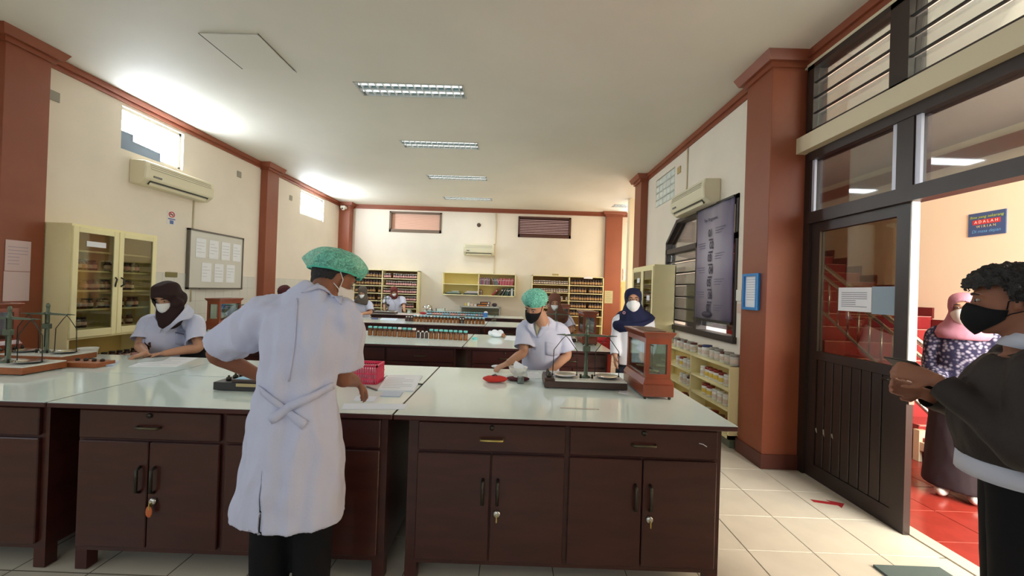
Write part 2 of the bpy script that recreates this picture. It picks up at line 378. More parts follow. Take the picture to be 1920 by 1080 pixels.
# back wall vents: pale blind on the left, dark wooden louvres on the right
def vent(n, h, slat_m, frame_m, glow, label, nsl, tilt, sw):
    u0, u1, z0, z1 = h; t = .05; fm = MB()
    for ua, ub, za, zb in ((u0, u0+t, z0, z1), (u1-t, u1, z0, z1), (u0, u1, z0, z0+t*1.6), (u0, u1, z1-t*.8, z1)): fm.box(ua, ub, YB-.02, YB+.16, za, zb)
    o = struct('window_%d' % n, fm, frame_m, label=label)
    MB().box(u0+t, u1-t, YB+.165, YB+.175, z0+t, z1-t).build('pane', glow, o)
    R = Matrix.Rotation(tilt, 3, 'X')
    for k in range(nsl):
        z = z0+t*1.6+(k+.5)*(z1-z0-t*2.4)/nsl
        MB().obox(((u0+u1)/2, YB+.08, z), (u1-u0-2*t, sw, .008), R).build('slat', slat_m, o)
vent(5, VB1, mat('pink_blind_slat', (232, 196, 176), .6), mat('grey_brown_frame', (120, 100, 84), .6), mat_emit('warm_backlight', (255, 214, 190), 2.6), 'pinkish blind window high on the back wall, left', 12, 1.2, .038)
vent(6, VB2, mat('brown_louvre', (104, 64, 50), .5), mat('brown_louvre_frame', (84, 50, 40), .5), mat_emit('dim_backlight', (226, 190, 180), 1.0), 'dark brown louvred vent high on the back wall, right', 10, .7, .052)

# yellow door with glass-block transom in the alcove
d1 = struct('door_1', MB().box(2.88, 3.5, YB-.03, YB-.002, 0, 1.86), mat('yellow_door_paint', (226, 190, 124), .5), label='yellow door right of the back wall pillar')
MB().box(2.90, 3.46, YB-.045, YB-.032, .1, 1.7).build('door_panel', mat('yellow_door_paint', (226, 190, 124), .5), d1)
GBM = mat('glass_block', (222, 232, 228), .12, spec=.8, noise_amt=.12, noise_scale=14)
gbt = struct('window_7', MB().box(2.93, 3.20, YB-.02, YB-.001, 1.90, 2.22), WHITEP, label='glass block transom above the yellow door')
for i in range(3):
    for j in range(2): MB().box(2.94+i*.086, 3.015+i*.086, YB-.035, YB-.02, 1.91+j*.155, 2.05+j*.155).build('glass_block', GBM, gbt, bevel=.008)
# glass-block panel, right wall
gb = struct('window_8', MB().box(XR+.03, XR+.17, GB[0], GB[1], GB[2], GB[3]), WHITEP, label='glass block panel high on the right wall beside the pillar')
for i in range(5):
    for j in range(4):
        a = GB[0]+.01+i*.166; z = GB[2]+.008+j*.118
        MB().box(XR-.004, XR+.03, a, a+.152, z, z+.106).build('glass_block', GBM, gb, bevel=.012)

# right window with louvre panes, clipped top corner
fr = MB(); x0, x1 = XR-.015, XR+.12; t = .05
fr.box(x0, x1, 4.5, 4.55, 1.06, 2.66).box(x0, x1, 6.59, 6.64, 1.06, 2.36).box(x0-.03, x1, 4.48, 6.66, 1.03, 1.10).box(x0, x1, 4.5, 6.23, 2.61, 2.66)
fr.prism([(6.64, 2.36), (6.64, 2.30), (6.20, 2.61), (6.23, 2.66)], 'X', x0, x1)
fr.box(x0, x1, 5.45, 5.53, 1.06, 2.66).box(x0, x1, 4.5, 6.64, 2.17, 2.24)
wr = struct('window_9', fr, mat('black_brown_frame', (52, 44, 42), .45), label='dark framed louvre window with a clipped corner, right wall')
R = Matrix.Rotation(.10, 3, 'Y')
for k in range(6):
    z = 1.17+k*.175
    for ya, yb in ((5.55, 6.58), (4.56, 5.44)): MB().obox((XR+.06, (ya+yb)/2, z+.07), (.006, yb-ya, .17), R).build('louvre_pane', GLASSW, wr)
    MB().box(XR+.025, XR+.05, 5.53, 6.59, z-.016, z+.006).build('bar', BLACKM, wr)
MB().prism([(5.53, 2.24), (6.59, 2.24), (6.59, 2.32), (6.19, 2.61), (5.53, 2.61)], 'X', XR+.06, XR+.066).build('pane', GLASSW, wr)
MB().box(XR+.06, XR+.066, 4.55, 5.45, 2.24, 2.61).build('pane', GLASSW, wr)
# pale unit standing outside that window
pu = thing('outdoor_cabinet', 'pale cabinet seen through the lower louvre panes', 'cabinet', (2.9, 6.35, 0))
MB().box(2.72, 3.1, 6.05, 6.62, 0, 1.72).build('body', mat('pale_grey_metal', (190, 196, 204), .4), pu, bevel=.02)
MB().box(2.705, 2.72, 6.14, 6.5, .5, 1.6).build('dark_panel', mat('dark_grey_panel', (72, 76, 84), .5), pu)

# ---------------- door wall (X about 2.63) with transoms and louvres
dw = MB(); DX0, DX1 = 2.585, 2.675
dw.box(DX0, DX1, 3.69, 3.765, 0, 3.63)                                   # jamb beside the pillar
dw.box(DX0-.01, DX1+.01, .9, 3.72, 2.20, 2.30)                           # door head
dw.box(DX0-.01, DX1+.01, .9, 3.72, 2.76, 2.835)                          # rail under the cream beam
for ya, yb in ((2.74, 2.86), (1.72, 1.84)): dw.box(DX0, DX1, ya, yb, 2.28, 2.80)
for ya, yb in ((2.76, 2.90), (1.66, 1.80)): dw.box(DX0-.03, DX1, ya, yb, 2.99, 3.60)
dw.box(DX0-.03, DX1, .9, 3.72, 2.975, 3.02); dw.box(DX0-.03, DX1, .9, 3.72, 3.56, 3.60); dw.box(DX0-.03, DX1, 3.64, 3.72, 2.98, 3.60)
dw.box(DX0, DX1, 1.76, 1.84, 0, 2.25)
door = struct('door_2', dw, DARKW, label='dark wooden door surround with transom and louvre lights above')
for ya, yb in ((2.872, 2.90), (3.655, 3.685), (2.70, 2.735)): MB().box(DX0+.01, DX0+.03, ya, yb, 2.30, 2.76).build('aluminium_strip', mat('pale_aluminium', (196, 196, 208), .35, metal=.3), door)
for ya, yb in ((2.86, 3.69), (1.84, 2.74), (.9, 1.72)):
    MB().box(2.63, 2.636, ya, yb, 2.30, 2.76).build('pane', GLASSW, door)
for ya, yb in ((2.90, 3.64), (1.80, 2.76), (.9, 1.66)):
    for k in range(4):
        z = 3.03+k*.135
        MB().obox((2.60, (ya+yb)/2, z+.062), (.006, yb-ya, .13), Matrix.Rotation(.06, 3, 'Y')).build('louvre_pane', GLASS, door)
        if k: MB().box(2.565, 2.585, ya, yb, z-.012, z).build('bar', BLACKM, door)
struct('trim_9', MB().box(2.50, 2.68, .9, 3.765, 2.835, 2.975), CREAMB, label='cream beam above the door transom')
struct('trim_10', MB().box(2.56, 2.68, .9, 3.765, 3.60, ZC), CREAMB, label='cream strip above the louvre lights')
struct('wall_over_door', MB().box(2.60, 2.68, .8, .92, 0, ZC), WALL)
MB().box(2.66, 2.76, .9, 3.76, -.004, .004).build('sill', mat('pale_threshold', (206, 196, 176), .3), door)
# door leaf
dl = struct('door_3', MB().box(2.61, 2.655, 2.765, 2.87, 0, 2.20).box(2.61, 2.655, 3.59, 3.69, 0, 2.20).box(2.61, 2.655, 2.87, 3.59, 2.12, 2.20).box(2.61, 2.655, 2.87, 3.59, 1.02, 1.09).box(2.61, 2.655, 2.87, 3.59, 0, .12), DARKW,
            label='dark wooden door leaf, glazed above and boarded below')
nb = 8; bw = (3.59-2.87)/nb
for k in range(nb):
    MB().box(2.618, 2.648, 2.87+k*bw+.005, 2.87+(k+1)*bw-.005, .12, 1.02).build('board', DARKW, dl, bevel=.004)
MB().box(2.628, 2.634, 2.87, 3.59, .12, 1.02).build('backing', BLACKM, dl)
MB().box(2.629, 2.635, 2.87, 3.59, 1.09, 2.12).build('pane', mat_glass('door_glass', (176, 170, 158), .03), dl)
MB().box(2.606, 2.659, 2.757, 2.767, 1.08, 2.22).build('lit_edge_strip', mat('lit_edge_tone', (214, 208, 196), .4), dl)  # pale colour stands in for hall light on the leaf's upper edge
MB().box(2.615, 2.65, 2.752, 2.766, .86, 1.0).build('lock_plate', CHROME, dl)
MB().box(2.625, 2.64, 2.749, 2.753, .90, .95).build('lock_bolt', BLACKM, dl)
k_ = MB().tube([(2.61, 2.81, 1.0), (2.575, 2.81, 1.0), (2.57, 2.90, 1.0)], .011, 8).build('handle', DARKM, dl)
SCR = mat('scraped_paint', (150, 142, 128), .7)
for (px, py, h_) in ((1512, 800, .05), (1530, 807, .02), (1544, 812, .03), (1560, 818, .02)):
    p = at(px, py, X=2.616); MB().prism([(p.y-.01, p.z-h_), (p.y+.005, p.z-h_*.4), (p.y+.01, p.z+h_*.8), (p.y-.002, p.z+h_)], 'X', 2.6155, 2.6185).build('scrape', SCR, dl)
# sheets on the door glass
def sheet_on_x(name, label, X, y0, y1, z0, z1, m, face, lines, ink=INK, cat='notice', grp=None, title=None):
    s_ = -1 if face == 'neg' else 1
    o = MB().box(min(X, X+.002*s_), max(X, X+.002*s_), y0, y1, z0, z1).build(name, m, origin=(X, (y0+y1)/2, (z0+z1)/2))
    tag(o, label, cat, grp)
    if lines:
        mb = MB(); H = z1-z0; W = y1-y0; rnd = random.Random(int(abs(y0*1000)))
        for k in range(lines):
            z = z1-H*.22-k*H*.66/lines
            wd = W*(.78 if rnd.random() > .35 else .45)
            a = (y1-W*.1) if s_ < 0 else (y0+W*.1)
            ya, yb = sorted((a, a+s_*wd)); mb.box(min(X+.002*s_, X+.0026*s_), max(X+.002*s_, X+.0026*s_), ya, yb, z-H*.012, z+H*.012)
        mb.build('print', ink, o)
    return o
sheet_on_x('notice_sheet', 'white printed notice taped to the door glass', 2.627, 3.075, 3.385, 1.45, 1.635, PAPER, 'neg', 8)
sheet_on_x('notice_sheet', 'blank blue-grey sheet taped on the door glass beside the printed one', 2.627, 2.80, 3.07, 1.44, 1.64, mat('blue_grey_sheet', (150, 168, 182), .8), 'neg', 0)
# red arrow tape on the floor
ar = MB(); c0 = at(1555, 945, Z=0)
ar.prism([(c0.x-.10, c0.y+.02), (c0.x+.05, c0.y-.02), (c0.x+.05, c0.y-.055), (c0.x+.12, c0.y+.01), (c0.x+.02, c0.y+.06), (c0.x+.035, c0.y+.025), (c0.x-.10, c0.y+.06)], 'Z', .0005, .002)
tag(ar.build('arrow_sticker', mat('red_tape', (170, 40, 44), .6), origin=(c0.x, c0.y, 0)), 'red arrow sticker on the cream floor tiles before the door', 'sticker')
mp = at(1770, 1085, Z=0)
tag(MB().box(2.12, 2.5, 1.95, 2.42, .0005, .014).build('doormat', mat('grey_green_mat', (86, 100, 96), .95, bump=.3, bump_scale=200), origin=(2.3, 2.2, 0)), 'grey-green doormat at the feet of the man by the door', 'doormat')

# ---------------- stair hall beyond the door
REDT = mat('red_glazed_tile', (150, 54, 44), .18, noise_amt=.12, noise_scale=6)
REDS = mat('red_stair_tile', (150, 48, 50), .22, noise_amt=.12, noise_scale=5)
HALL = mat('peach_hall_paint', (250, 238, 208), .7)
fh = struct('floor_hall', MB().box(2.70, 6.0, -1.2, 11.6, -.1, -.004), mat_tiles('red_floor_tiles', (150, 46, 38), (110, 60, 52), .4, .2, .02, 2.76, 2.5))
rtm = MB().box(-.197, .197, -.197, .197, -.01, 0).mesh('tile', bevel=.0015); rtm.materials.append(REDT)
for i in range(5):
    for j in range(-1, 6):
        t = bpy.data.objects.new('tile', rtm); COL.objects.link(t); t.parent = fh; t.location = (2.96+i*.4, 2.1+j*.4, 0)
struct('wall_hall', MB().box(6.0, 6.2, -3, 11.6, 0, ZC), HALL)
struct('wall_hall_end', MB().box(2.6, 6.2, 9.6, 9.8, 0, ZC), HALL)
struct('trim_11', MB().box(5.92, 6.0, -1, 9.6, 3.45, 3.62), BRICK, label='red beam along the stair hall wall')
st = struct('stairs', MB().box(4.0, 6.0, 3.25, 3.79, 0, .1685), REDS, label='red tiled stairs rising behind the glazed door')
NST = 17
for k in range(NST):
    y0 = 3.79+k*.315; zt = (k+1)*.1685
    MB().box(4.0, 6.0, y0, min(y0+.63, 9.6), max(0, zt-.34), zt).build('step', REDS, st)
    MB().box(4.0, 5.97, y0-.012, y0+.02, zt-.006, zt+.003).build('nosing', mat('pale_grout_line', (214, 150, 140), .5), st)
    MB().box(5.972, 6.0, y0-.02, y0+.30, zt-.02, zt+.13).build('wall_skirting', mat('dark_red_skirting', (104, 38, 34), .3), st)
sd = MB(); sd.prism([(3.79, 0), (9.2, 0), (9.2, 2.7), (3.79, .10)], 'X', 4.0, 4.02); sd.build('side_wall', REDS, st)
kb = MB(); kb.box(3.97, 4.02, 3.2, 4.1, .11, .19); kb.box(3.965, 4.04, 4.06, 4.12, 0, .30); kb.build('beige_kerb', CREAMB, st)
# railing
rl = thing('stair_railing', 'stainless steel stair railing with round posts in the hall', 'railing', (4.0, 4, 0))
def rz(Y, off=0): return .984+(Y-3.905)*.637+off
for nm, off, r in (('handrail', 0, .026), ('upper_rail', -.135, .02), ('lower_rail', -.60, .018)):
    MB().tube([(4.04, 3.2, rz(3.2, off)), (4.04, 6.9, rz(6.9, off))], r, 10).build(nm, CHROME, rl)
for k in range(22):
    Y = 3.35+k*.155
    big = k % 7 == 0
    MB().tube([(4.04, Y, rz(Y, -.60 if not big else -.83)), (4.04, Y, rz(Y, -.135))], .021 if big else .011, 8).build('newel_post' if big else 'baluster', CHROME, rl)
# slogan poster
po = thing('slogan_poster', 'blue slogan poster on the peach stair hall wall', 'poster', (5.99, 5.32, 2.58))
MB().box(5.985, 5.998, 5.125, 5.545, 2.43, 2.73).build('sheet', mat('poster_blue', (66, 92, 138), .6), po)
MB().box(5.982, 5.985, 5.18, 5.49, 2.578, 2.638).build('red_band', mat('poster_red', (204, 60, 62), .6), po)
TXW = mat('poster_white_ink', (250, 236, 230), .7); TXG = mat('poster_green_ink', (178, 200, 84), .7); TXB = mat('poster_sky_ink', (110, 176, 226), .7); TXY = mat('poster_cream_ink', (214, 208, 150), .7)
text('Ilmu yang sekarang', .05, (5.981, 5.335, 2.674), FACE_XNEG, TXG, po, shear=.2)
text('A D A L A H', .05, (5.981, 5.335, 2.608), FACE_XNEG, TXW, po)
text('W I R I A N', .045, (5.981, 5.335, 2.549), FACE_XNEG, TXY, po)
text('Di masa depan', .055, (5.981, 5.335, 2.488), FACE_XNEG, TXB, po, shear=.2)
# ------------------------------------------------------------------ ceiling lights, air conditioners, wall things
LOUV = mat('louvre_aluminium', (238, 244, 246), .35, metal=.4)
TROF = mat('lamp_reflector', (130, 185, 190), .25, metal=.5)
TUBE = mat('lamp_tube_glass', (240, 246, 246), .3, emit=1.2)
def make_troffer():
    r = thing('ceiling_light', 'x', 'ceiling light')
    L, W, D = 1.21, .33, .05
    fm = MB(); fm.box(-L/2, L/2, -W/2, -W/2+.018, -D, 0).box(-L/2, L/2, W/2-.018, W/2, -D, 0).box(-L/2, -L/2+.018, -W/2, W/2, -D, 0).box(L/2-.018, L/2, -W/2, W/2, -D, 0)
    fm.build('frame', mat('lamp_frame', (206, 206, 200), .35, metal=.3), r)
    MB().box(-L/2+.018, L/2-.018, -W/2+.018, W/2-.018, -.012, -.002).build('reflector', TROF, r)
    for y in (-.075, .075): MB().tube([(-L/2+.03, y, -.026), (L/2-.03, y, -.026)], .012, 8).build('tube', TUBE, r)
    MB().prism([(-.012, -D+.004), (.012, -D+.004), (0, -.012)], 'X', -L/2+.02, L/2-.02).build('spine', LOUV, r)
    for k in range(14):
        x = -L/2+.018+(k+.5)*(L-.036)/14
        for s_ in (-1, 1):
            MB().prism([(x-.003, -D+.003), (x+.003, -D+.003), (x+.016, -.016), (x-.016, -.016)], 'Y', min(s_*.012, s_*(W/2-.018)), max(s_*.012, s_*(W/2-.018))).build('louvre_blade', LOUV, r)
    return r
tf = make_troffer()
for i, (x, y, lb) in enumerate(((-1.235, 4.67, 'nearest and largest of the recessed louvred ceiling lights'), (-1.225, 6.43, 'second louvred ceiling light from the camera'),
        (-1.22, 8.3, 'third louvred ceiling light from the camera'), (-1.22, 10.2, 'fourth louvred ceiling light, nearest the back wall'), (3.0, 10.45, 'ceiling light over the alcove, half behind the right pillar'))):
    place(tf, i > 0, (x, y, ZC+.046), 0, lb, 'louvred ceiling lights')
    if i < 4: area('added_lamp_light', (x, y, ZC-.012), (x, y, 0), 1.1, .26, 13, (.90, .98, 1.0))  # area light added under each fixture, which is assumed lit
def aircon(label, M, loc, w_, m=ACP):
    """wall unit, local x along wall, y out of the wall"""
    r = thing('air_conditioner', label, 'air conditioner', loc)
    r.rotation_euler = (0, 0, M); WM[r.name] = Matrix.Identity(4)
    prof = [(0, -.15), (.12, -.15), (.20, -.08), (.21, .05), (.19, .14), (.0, .15)]
    mb = MB(); mb.prism(prof, 'X', -w_/2, w_/2); mb.build('body', m, r, bevel=.012)
    mb = MB(); mb.obox((0, .168, -.118), (w_*.84, .006, .055), Matrix.Rotation(-.72, 3, 'X')); mb.build('outlet', mat('dark_outlet', (44, 44, 44), .5), r)
    for k in range(3): MB().obox((0, .163+.008*k, -.134+.018*k), (w_*.82, .004, .03), Matrix.Rotation(-.2, 3, 'X')).build('vane', m, r)
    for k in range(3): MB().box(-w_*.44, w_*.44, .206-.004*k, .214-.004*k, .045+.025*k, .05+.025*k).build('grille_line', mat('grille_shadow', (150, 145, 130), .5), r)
    MB().box(w_*.3, w_*.4, .2, .216, -.05, -.03).build('display', mat('grey_display', (110, 110, 105), .4), r)
    return r
aircon('long air conditioner on the left wall under the glaring window', -math.pi/2, (XL, 5.65, 2.84), 1.17)
aircon('small air conditioner in the middle of the back wall', math.pi, (-1.0, YB, 2.6), .82)
aircon('air conditioner above the dark window on the right wall', math.pi/2, (XR, 5.45, 2.79), 1.05)
PIPE = mat('pipe_sleeve', (226, 214, 184), .6)
def pipe(label, pts, r=.012, m=PIPE):
    return tag(MB().tube(pts, r, 8).build('conduit', m, origin=pts[0]), label, 'pipe')
pipe('drain pipe running down the left wall from the air conditioner', [(XL+.012, 6.1, 2.7), (XL+.012, 6.1, 1.2)])
pipe('conduit from back wall crown to the small air conditioner', [(-.575, YB-.024, 3.62), (-.575, YB-.024, 2.78), (-.62, YB-.024, 2.76)], .022)
pipe('conduit from small air conditioner down to the bookshelf', [(-.58, YB-.016, 2.44), (-.58, YB-.016, 1.965)], .014)
pipe('conduit above the right wall air conditioner', [(XR-.012, 5.9, 3.62), (XR-.012, 5.9, 2.93)])
def small_box(name, label, cat, x0, x1, y0, y1, z0, z1, m):
    return tag(MB().box(x0, x1, y0, y1, z0, z1).build(name, m, origin=((x0+x1)/2, (y0+y1)/2, z0), bevel=.003), label, cat)
VENTM = mat('grey_vent', (150, 146, 132), .6)
for (px, py, lb) in ((448, 327, 'small grey wall plate left of the second left pillar'), (545, 371, 'small grey wall plate right of the second left pillar'), (101, 180, 'small grey wall plate beside the leftmost pillar')):
    p = at(px, py, X=XL); small_box('wall_plate', lb, 'wall plate', XL, XL+.012, p.y-.05, p.y+.05, p.z-.05, p.z+.05, VENTM)
p = at(1274, 319, X=XR); small_box('wall_plate', 'small wall plate above the right wall air conditioner', 'wall plate', XR-.012, XR, p.y-.06, p.y+.06, p.z-.05, p.z+.05, mat('ochre_plate', (190, 165, 110), .6))
p = at(898, 422, Y=YB); tag(MB().lathe([(.055, 0), (.055, .02), (.03, .03), (.001, .032)], (p.x, YB, p.z), 16, M=Matrix.Rotation(math.pi/2, 3, 'X')).build('cable_outlet', mat('brown_cap', (80, 64, 48), .5), origin=(p.x, YB, p.z)), 'round brown cable outlet on the back wall above the air conditioner', 'outlet')
# camera dome on the corner pillar
cm = thing('security_camera', 'white security camera atop the far left corner pillar', 'camera', (-4.6, YB-.32, 3.6))
MB().box(-4.68, -4.56, YB-.42, YB-.26, 3.55, 3.62).build('mount', WHITEP, cm, bevel=.01)
MB().ellipsoid((-4.6, YB-.42, 3.54), (.045, .06, .045)).build('head', WHITEP, cm); MB().ellipsoid((-4.6, YB-.475, 3.535), (.02, .015, .02)).build('lens', BLACKM, cm)
# no-smoking sign
ns = thing('no_smoking_sign', 'small no smoking sign on the left wall beside the pipe', 'sign', (XL, 5.72, 2.37))
MB().box(XL, XL+.004, 5.645, 5.79, 2.275, 2.46).build('plate', mat('sign_white', (232, 228, 224), .6), ns)
rg = MB(); A = [(XL+.006, 5.717+.045*math.cos(a*math.pi/12), 2.415+.035*math.sin(a*math.pi/12)) for a in range(25)]; rg.tube(A, .006, 6)
rg.tube([(XL+.006, 5.69, 2.44), (XL+.006, 5.745, 2.39)], .005, 6); rg.build('ring_symbol', mat('sign_red', (206, 60, 60), .6), ns)
MB().box(XL+.004, XL+.008, 5.69, 5.745, 2.41, 2.42).build('cigarette_symbol', BLACKM, ns)
bl = MB(); bl.box(XL+.004, XL+.006, 5.66, 5.78, 2.345, 2.36).box(XL+.004, XL+.006, 5.69, 5.75, 2.285, 2.335); bl.build('print', mat('sign_blue', (90, 110, 165), .6), ns)
# whiteboard with seven sheets
wb = thing('whiteboard', 'whiteboard with thin dark frame on the left wall', 'whiteboard', (XL, 6.6, 1.4))
MB().box(XL+.01, XL+.035, 6.02, 7.18, 1.41, 2.25).build('board', mat('board_white', (214, 212, 202), .35), wb)
fm = MB(); 
for a in ((5.995, 6.02, 1.385, 2.275), (7.18, 7.205, 1.385, 2.275), (5.995, 7.205, 1.385, 1.41), (5.995, 7.205, 2.25, 2.275)): fm.box(XL, XL+.045, *a)
fm.build('frame', mat('grey_brown_metal', (96, 90, 82), .4), wb)
MB().box(XL+.035, XL+.08, 6.2, 6.9, 1.385, 1.395).build('tray', mat('grey_brown_metal', (96, 90, 82), .4), wb)
for k in range(7):
    row = 0 if k < 4 else 1; j = k if k < 4 else k-4
    y = 6.13+j*.27+(.13 if row else 0); z = 1.86 if row == 0 else 1.50
    sheet_on_x('paper_sheet', '%s pinned sheet from the left in the %s row on the whiteboard' % (ORD[j], 'upper' if row == 0 else 'lower'), XL+.037, y, y+.2, z, z+.29, PAPER, 'pos', 4, mat('faint_ink', (196, 198, 206), .8), 'paper', 'sheets on the whiteboard')
PINK = mat('pink_sheet', (214, 190, 190), .8)
sheet_on_x('paper_sheet', 'upper pink sheet on the leftmost pillar', -4.648, 3.755, 3.955, 1.55, 1.835, PINK, 'pos', 6, mat('pink_ink', (176, 158, 170), .8), 'paper')
sheet_on_x('paper_sheet', 'lower pink sheet on the leftmost pillar', -4.648, 3.75, 3.955, 1.27, 1.545, PINK, 'pos', 0, INK, 'paper')
p = at(320, 515, X=XL); small_box('name_plate', 'small olive plate on the wall tiles below the whiteboard level', 'plate', XL+.006, XL+.016, p.y-.1, p.y+.1, p.z-.035, p.z+.035, mat('olive_plate', (128, 118, 70), .5))
# sheets on right-hand pillars
p = at(1141, 557, Y=YB-.12); q = small_box('paper_sheet', 'greenish sheet on the right pillar of the back wall', 'paper', p.x-.11, p.x+.11, YB-.126, YB-.121, p.z-.17, p.z+.17, mat('olive_sheet', (182, 176, 140), .8))
pr = MB()
for k in range(5): pr.box(p.x-.08, p.x+(.08 if k % 2 else .05), YB-.1275, YB-.126, p.z+.11-k*.055, p.z+.12-k*.055)
pr.build('print', mat('olive_ink', (140, 134, 104), .8), q)
sheet_on_x('paper_sheet', 'pink paper strip on the pillar behind the navy headscarf woman', 2.269, 7.75, 7.95, 1.30, 1.75, mat('pink_strip', (222, 190, 206), .8), 'neg', 0, INK, 'paper')
# blue frame on the near pillar
bf = thing('picture_frame', 'blue framed document on the pillar beside the door', 'picture frame', (2.27, 3.975, 1.42))
bm_ = MB()
for a in ((3.855, 3.88, 1.415, 1.76), (4.075, 4.10, 1.415, 1.76), (3.88, 4.075, 1.415, 1.44), (3.88, 4.075, 1.735, 1.76)): bm_.box(2.235, 2.268, *a)
bm_.build('frame', mat('bright_blue_frame', (40, 130, 200), .4), bf)
MB().box(2.255, 2.266, 3.88, 4.075, 1.44, 1.735).build('document', PAPER, bf)
pr = MB()
for k in range(9): pr.box(2.2535, 2.2555, 3.90+.02*(k % 2), 4.055, 1.70-k*.024, 1.706-k*.024)
pr.build('print', mat('faint_ink', (196, 198, 206), .8), bf)
p = at(1388, 554, X=XR); small_box('light_switch', 'light switch on the wall strip left of the blue frame', 'switch', XR-.02, XR, p.y-.05, p.y+.05, p.z-.06, p.z+.06, WHITEP)
p = at(1389, 578, X=XR); small_box('light_switch', 'lower wall socket left of the blue frame', 'switch', XR-.02, XR, p.y-.05, p.y+.05, p.z-.05, p.z+.05, mat('pinkish_plastic', (214, 190, 176), .5))
# numbered banner over the right window
bn = thing('numbered_banner', 'tall grey-violet banner numbered one to seven over the right window', 'banner', (2.36, 5.0, 1.24))
mb = MB(); NY = 20
ys = [4.545+k*(5.47-4.545)/NY for k in range(NY+1)]
vs = []
for z in (1.245, 2.635):
    for y in ys:
        wv = .006*math.sin(y*14)+.004*math.sin(y*31+1); vs += [(2.365+wv, y, z), (2.369+wv, y, z)]
n2 = 2*(NY+1); fs = []
for k in range(NY):
    a = 2*k; fs += [(a, a+2, a+2+n2, a+n2), (a+1, a+1+n2, a+3+n2, a+3)]
fs += [(0, n2, n2+1, 1), (2*NY, 2*NY+1, n2+2*NY+1, n2+2*NY)] + [f for k in range(NY) for f in ((2*k, 2*k+1, 2*k+3, 2*k+2), (n2+2*k, n2+2*k+2, n2+2*k+3, n2+2*k+1))]
mb.add(vs, fs, 0, True)
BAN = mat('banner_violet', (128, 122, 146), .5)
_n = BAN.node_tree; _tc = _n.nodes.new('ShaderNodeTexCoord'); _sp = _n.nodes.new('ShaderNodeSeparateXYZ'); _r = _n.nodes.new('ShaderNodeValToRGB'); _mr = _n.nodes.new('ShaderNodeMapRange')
_mr.inputs['From Min'].default_value = -.46; _mr.inputs['From Max'].default_value = .47      # soft light gradient painted into the colour, palest near the middle
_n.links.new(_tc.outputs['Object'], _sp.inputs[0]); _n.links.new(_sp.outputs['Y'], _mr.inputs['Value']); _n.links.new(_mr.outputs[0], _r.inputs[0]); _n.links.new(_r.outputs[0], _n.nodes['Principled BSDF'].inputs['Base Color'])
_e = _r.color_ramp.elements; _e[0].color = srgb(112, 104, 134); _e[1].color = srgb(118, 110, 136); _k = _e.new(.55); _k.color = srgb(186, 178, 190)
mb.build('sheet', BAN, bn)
MB().box(2.352, 2.372, 4.54, 5.475, 1.225, 1.255).build('bottom_bar', BLACKM, bn); MB().box(2.355, 2.372, 4.54, 5.475, 2.625, 2.65).build('top_bar', BLACKM, bn)
BINK = mat('banner_dark_ink', (62, 56, 74), .7); BINKL = mat('banner_pale_ink', (104, 98, 122), .7)
text('Tips Singgasana', .055, (2.3565, 5.07, 2.47), FACE_XNEG, BINK, bn)
for k in range(7):
    z = 2.30-k*.152; off = .02 if k % 2 == 0 else -.02
    text('%02d' % (k+1), .125, (2.3565, 5.05+off, z), FACE_XNEG, BINK, bn, name='numeral', sx=.78, bold=.004)
    if k < 6: MB().box(2.3562, 2.357, 5.0, 5.10, z-.088, z-.070).build('divider', BINK, bn)
    l_ = MB()
    for q_ in range(3):
        if k % 2 == 0: l_.box(2.3525, 2.3535, 4.70+.04*q_, 4.93, z+.04-q_*.03, z+.046-q_*.03)
        else: l_.box(2.3525, 2.3535, 5.18, 5.40-.03*q_, z+.04-q_*.03, z+.046-q_*.03)
    l_.build('text_lines', BINKL, bn)
lg = MB(); lg.lathe([(.001, 0), (.1, .0005), (.1, .001), (.001, .0015)], (2.354, 5.1, 1.31), 20, M=Matrix(((0, 0, -1), (1.3, 0, 0), (0, .38, 0)))); lg.build('oval_logo', BINK, bn)

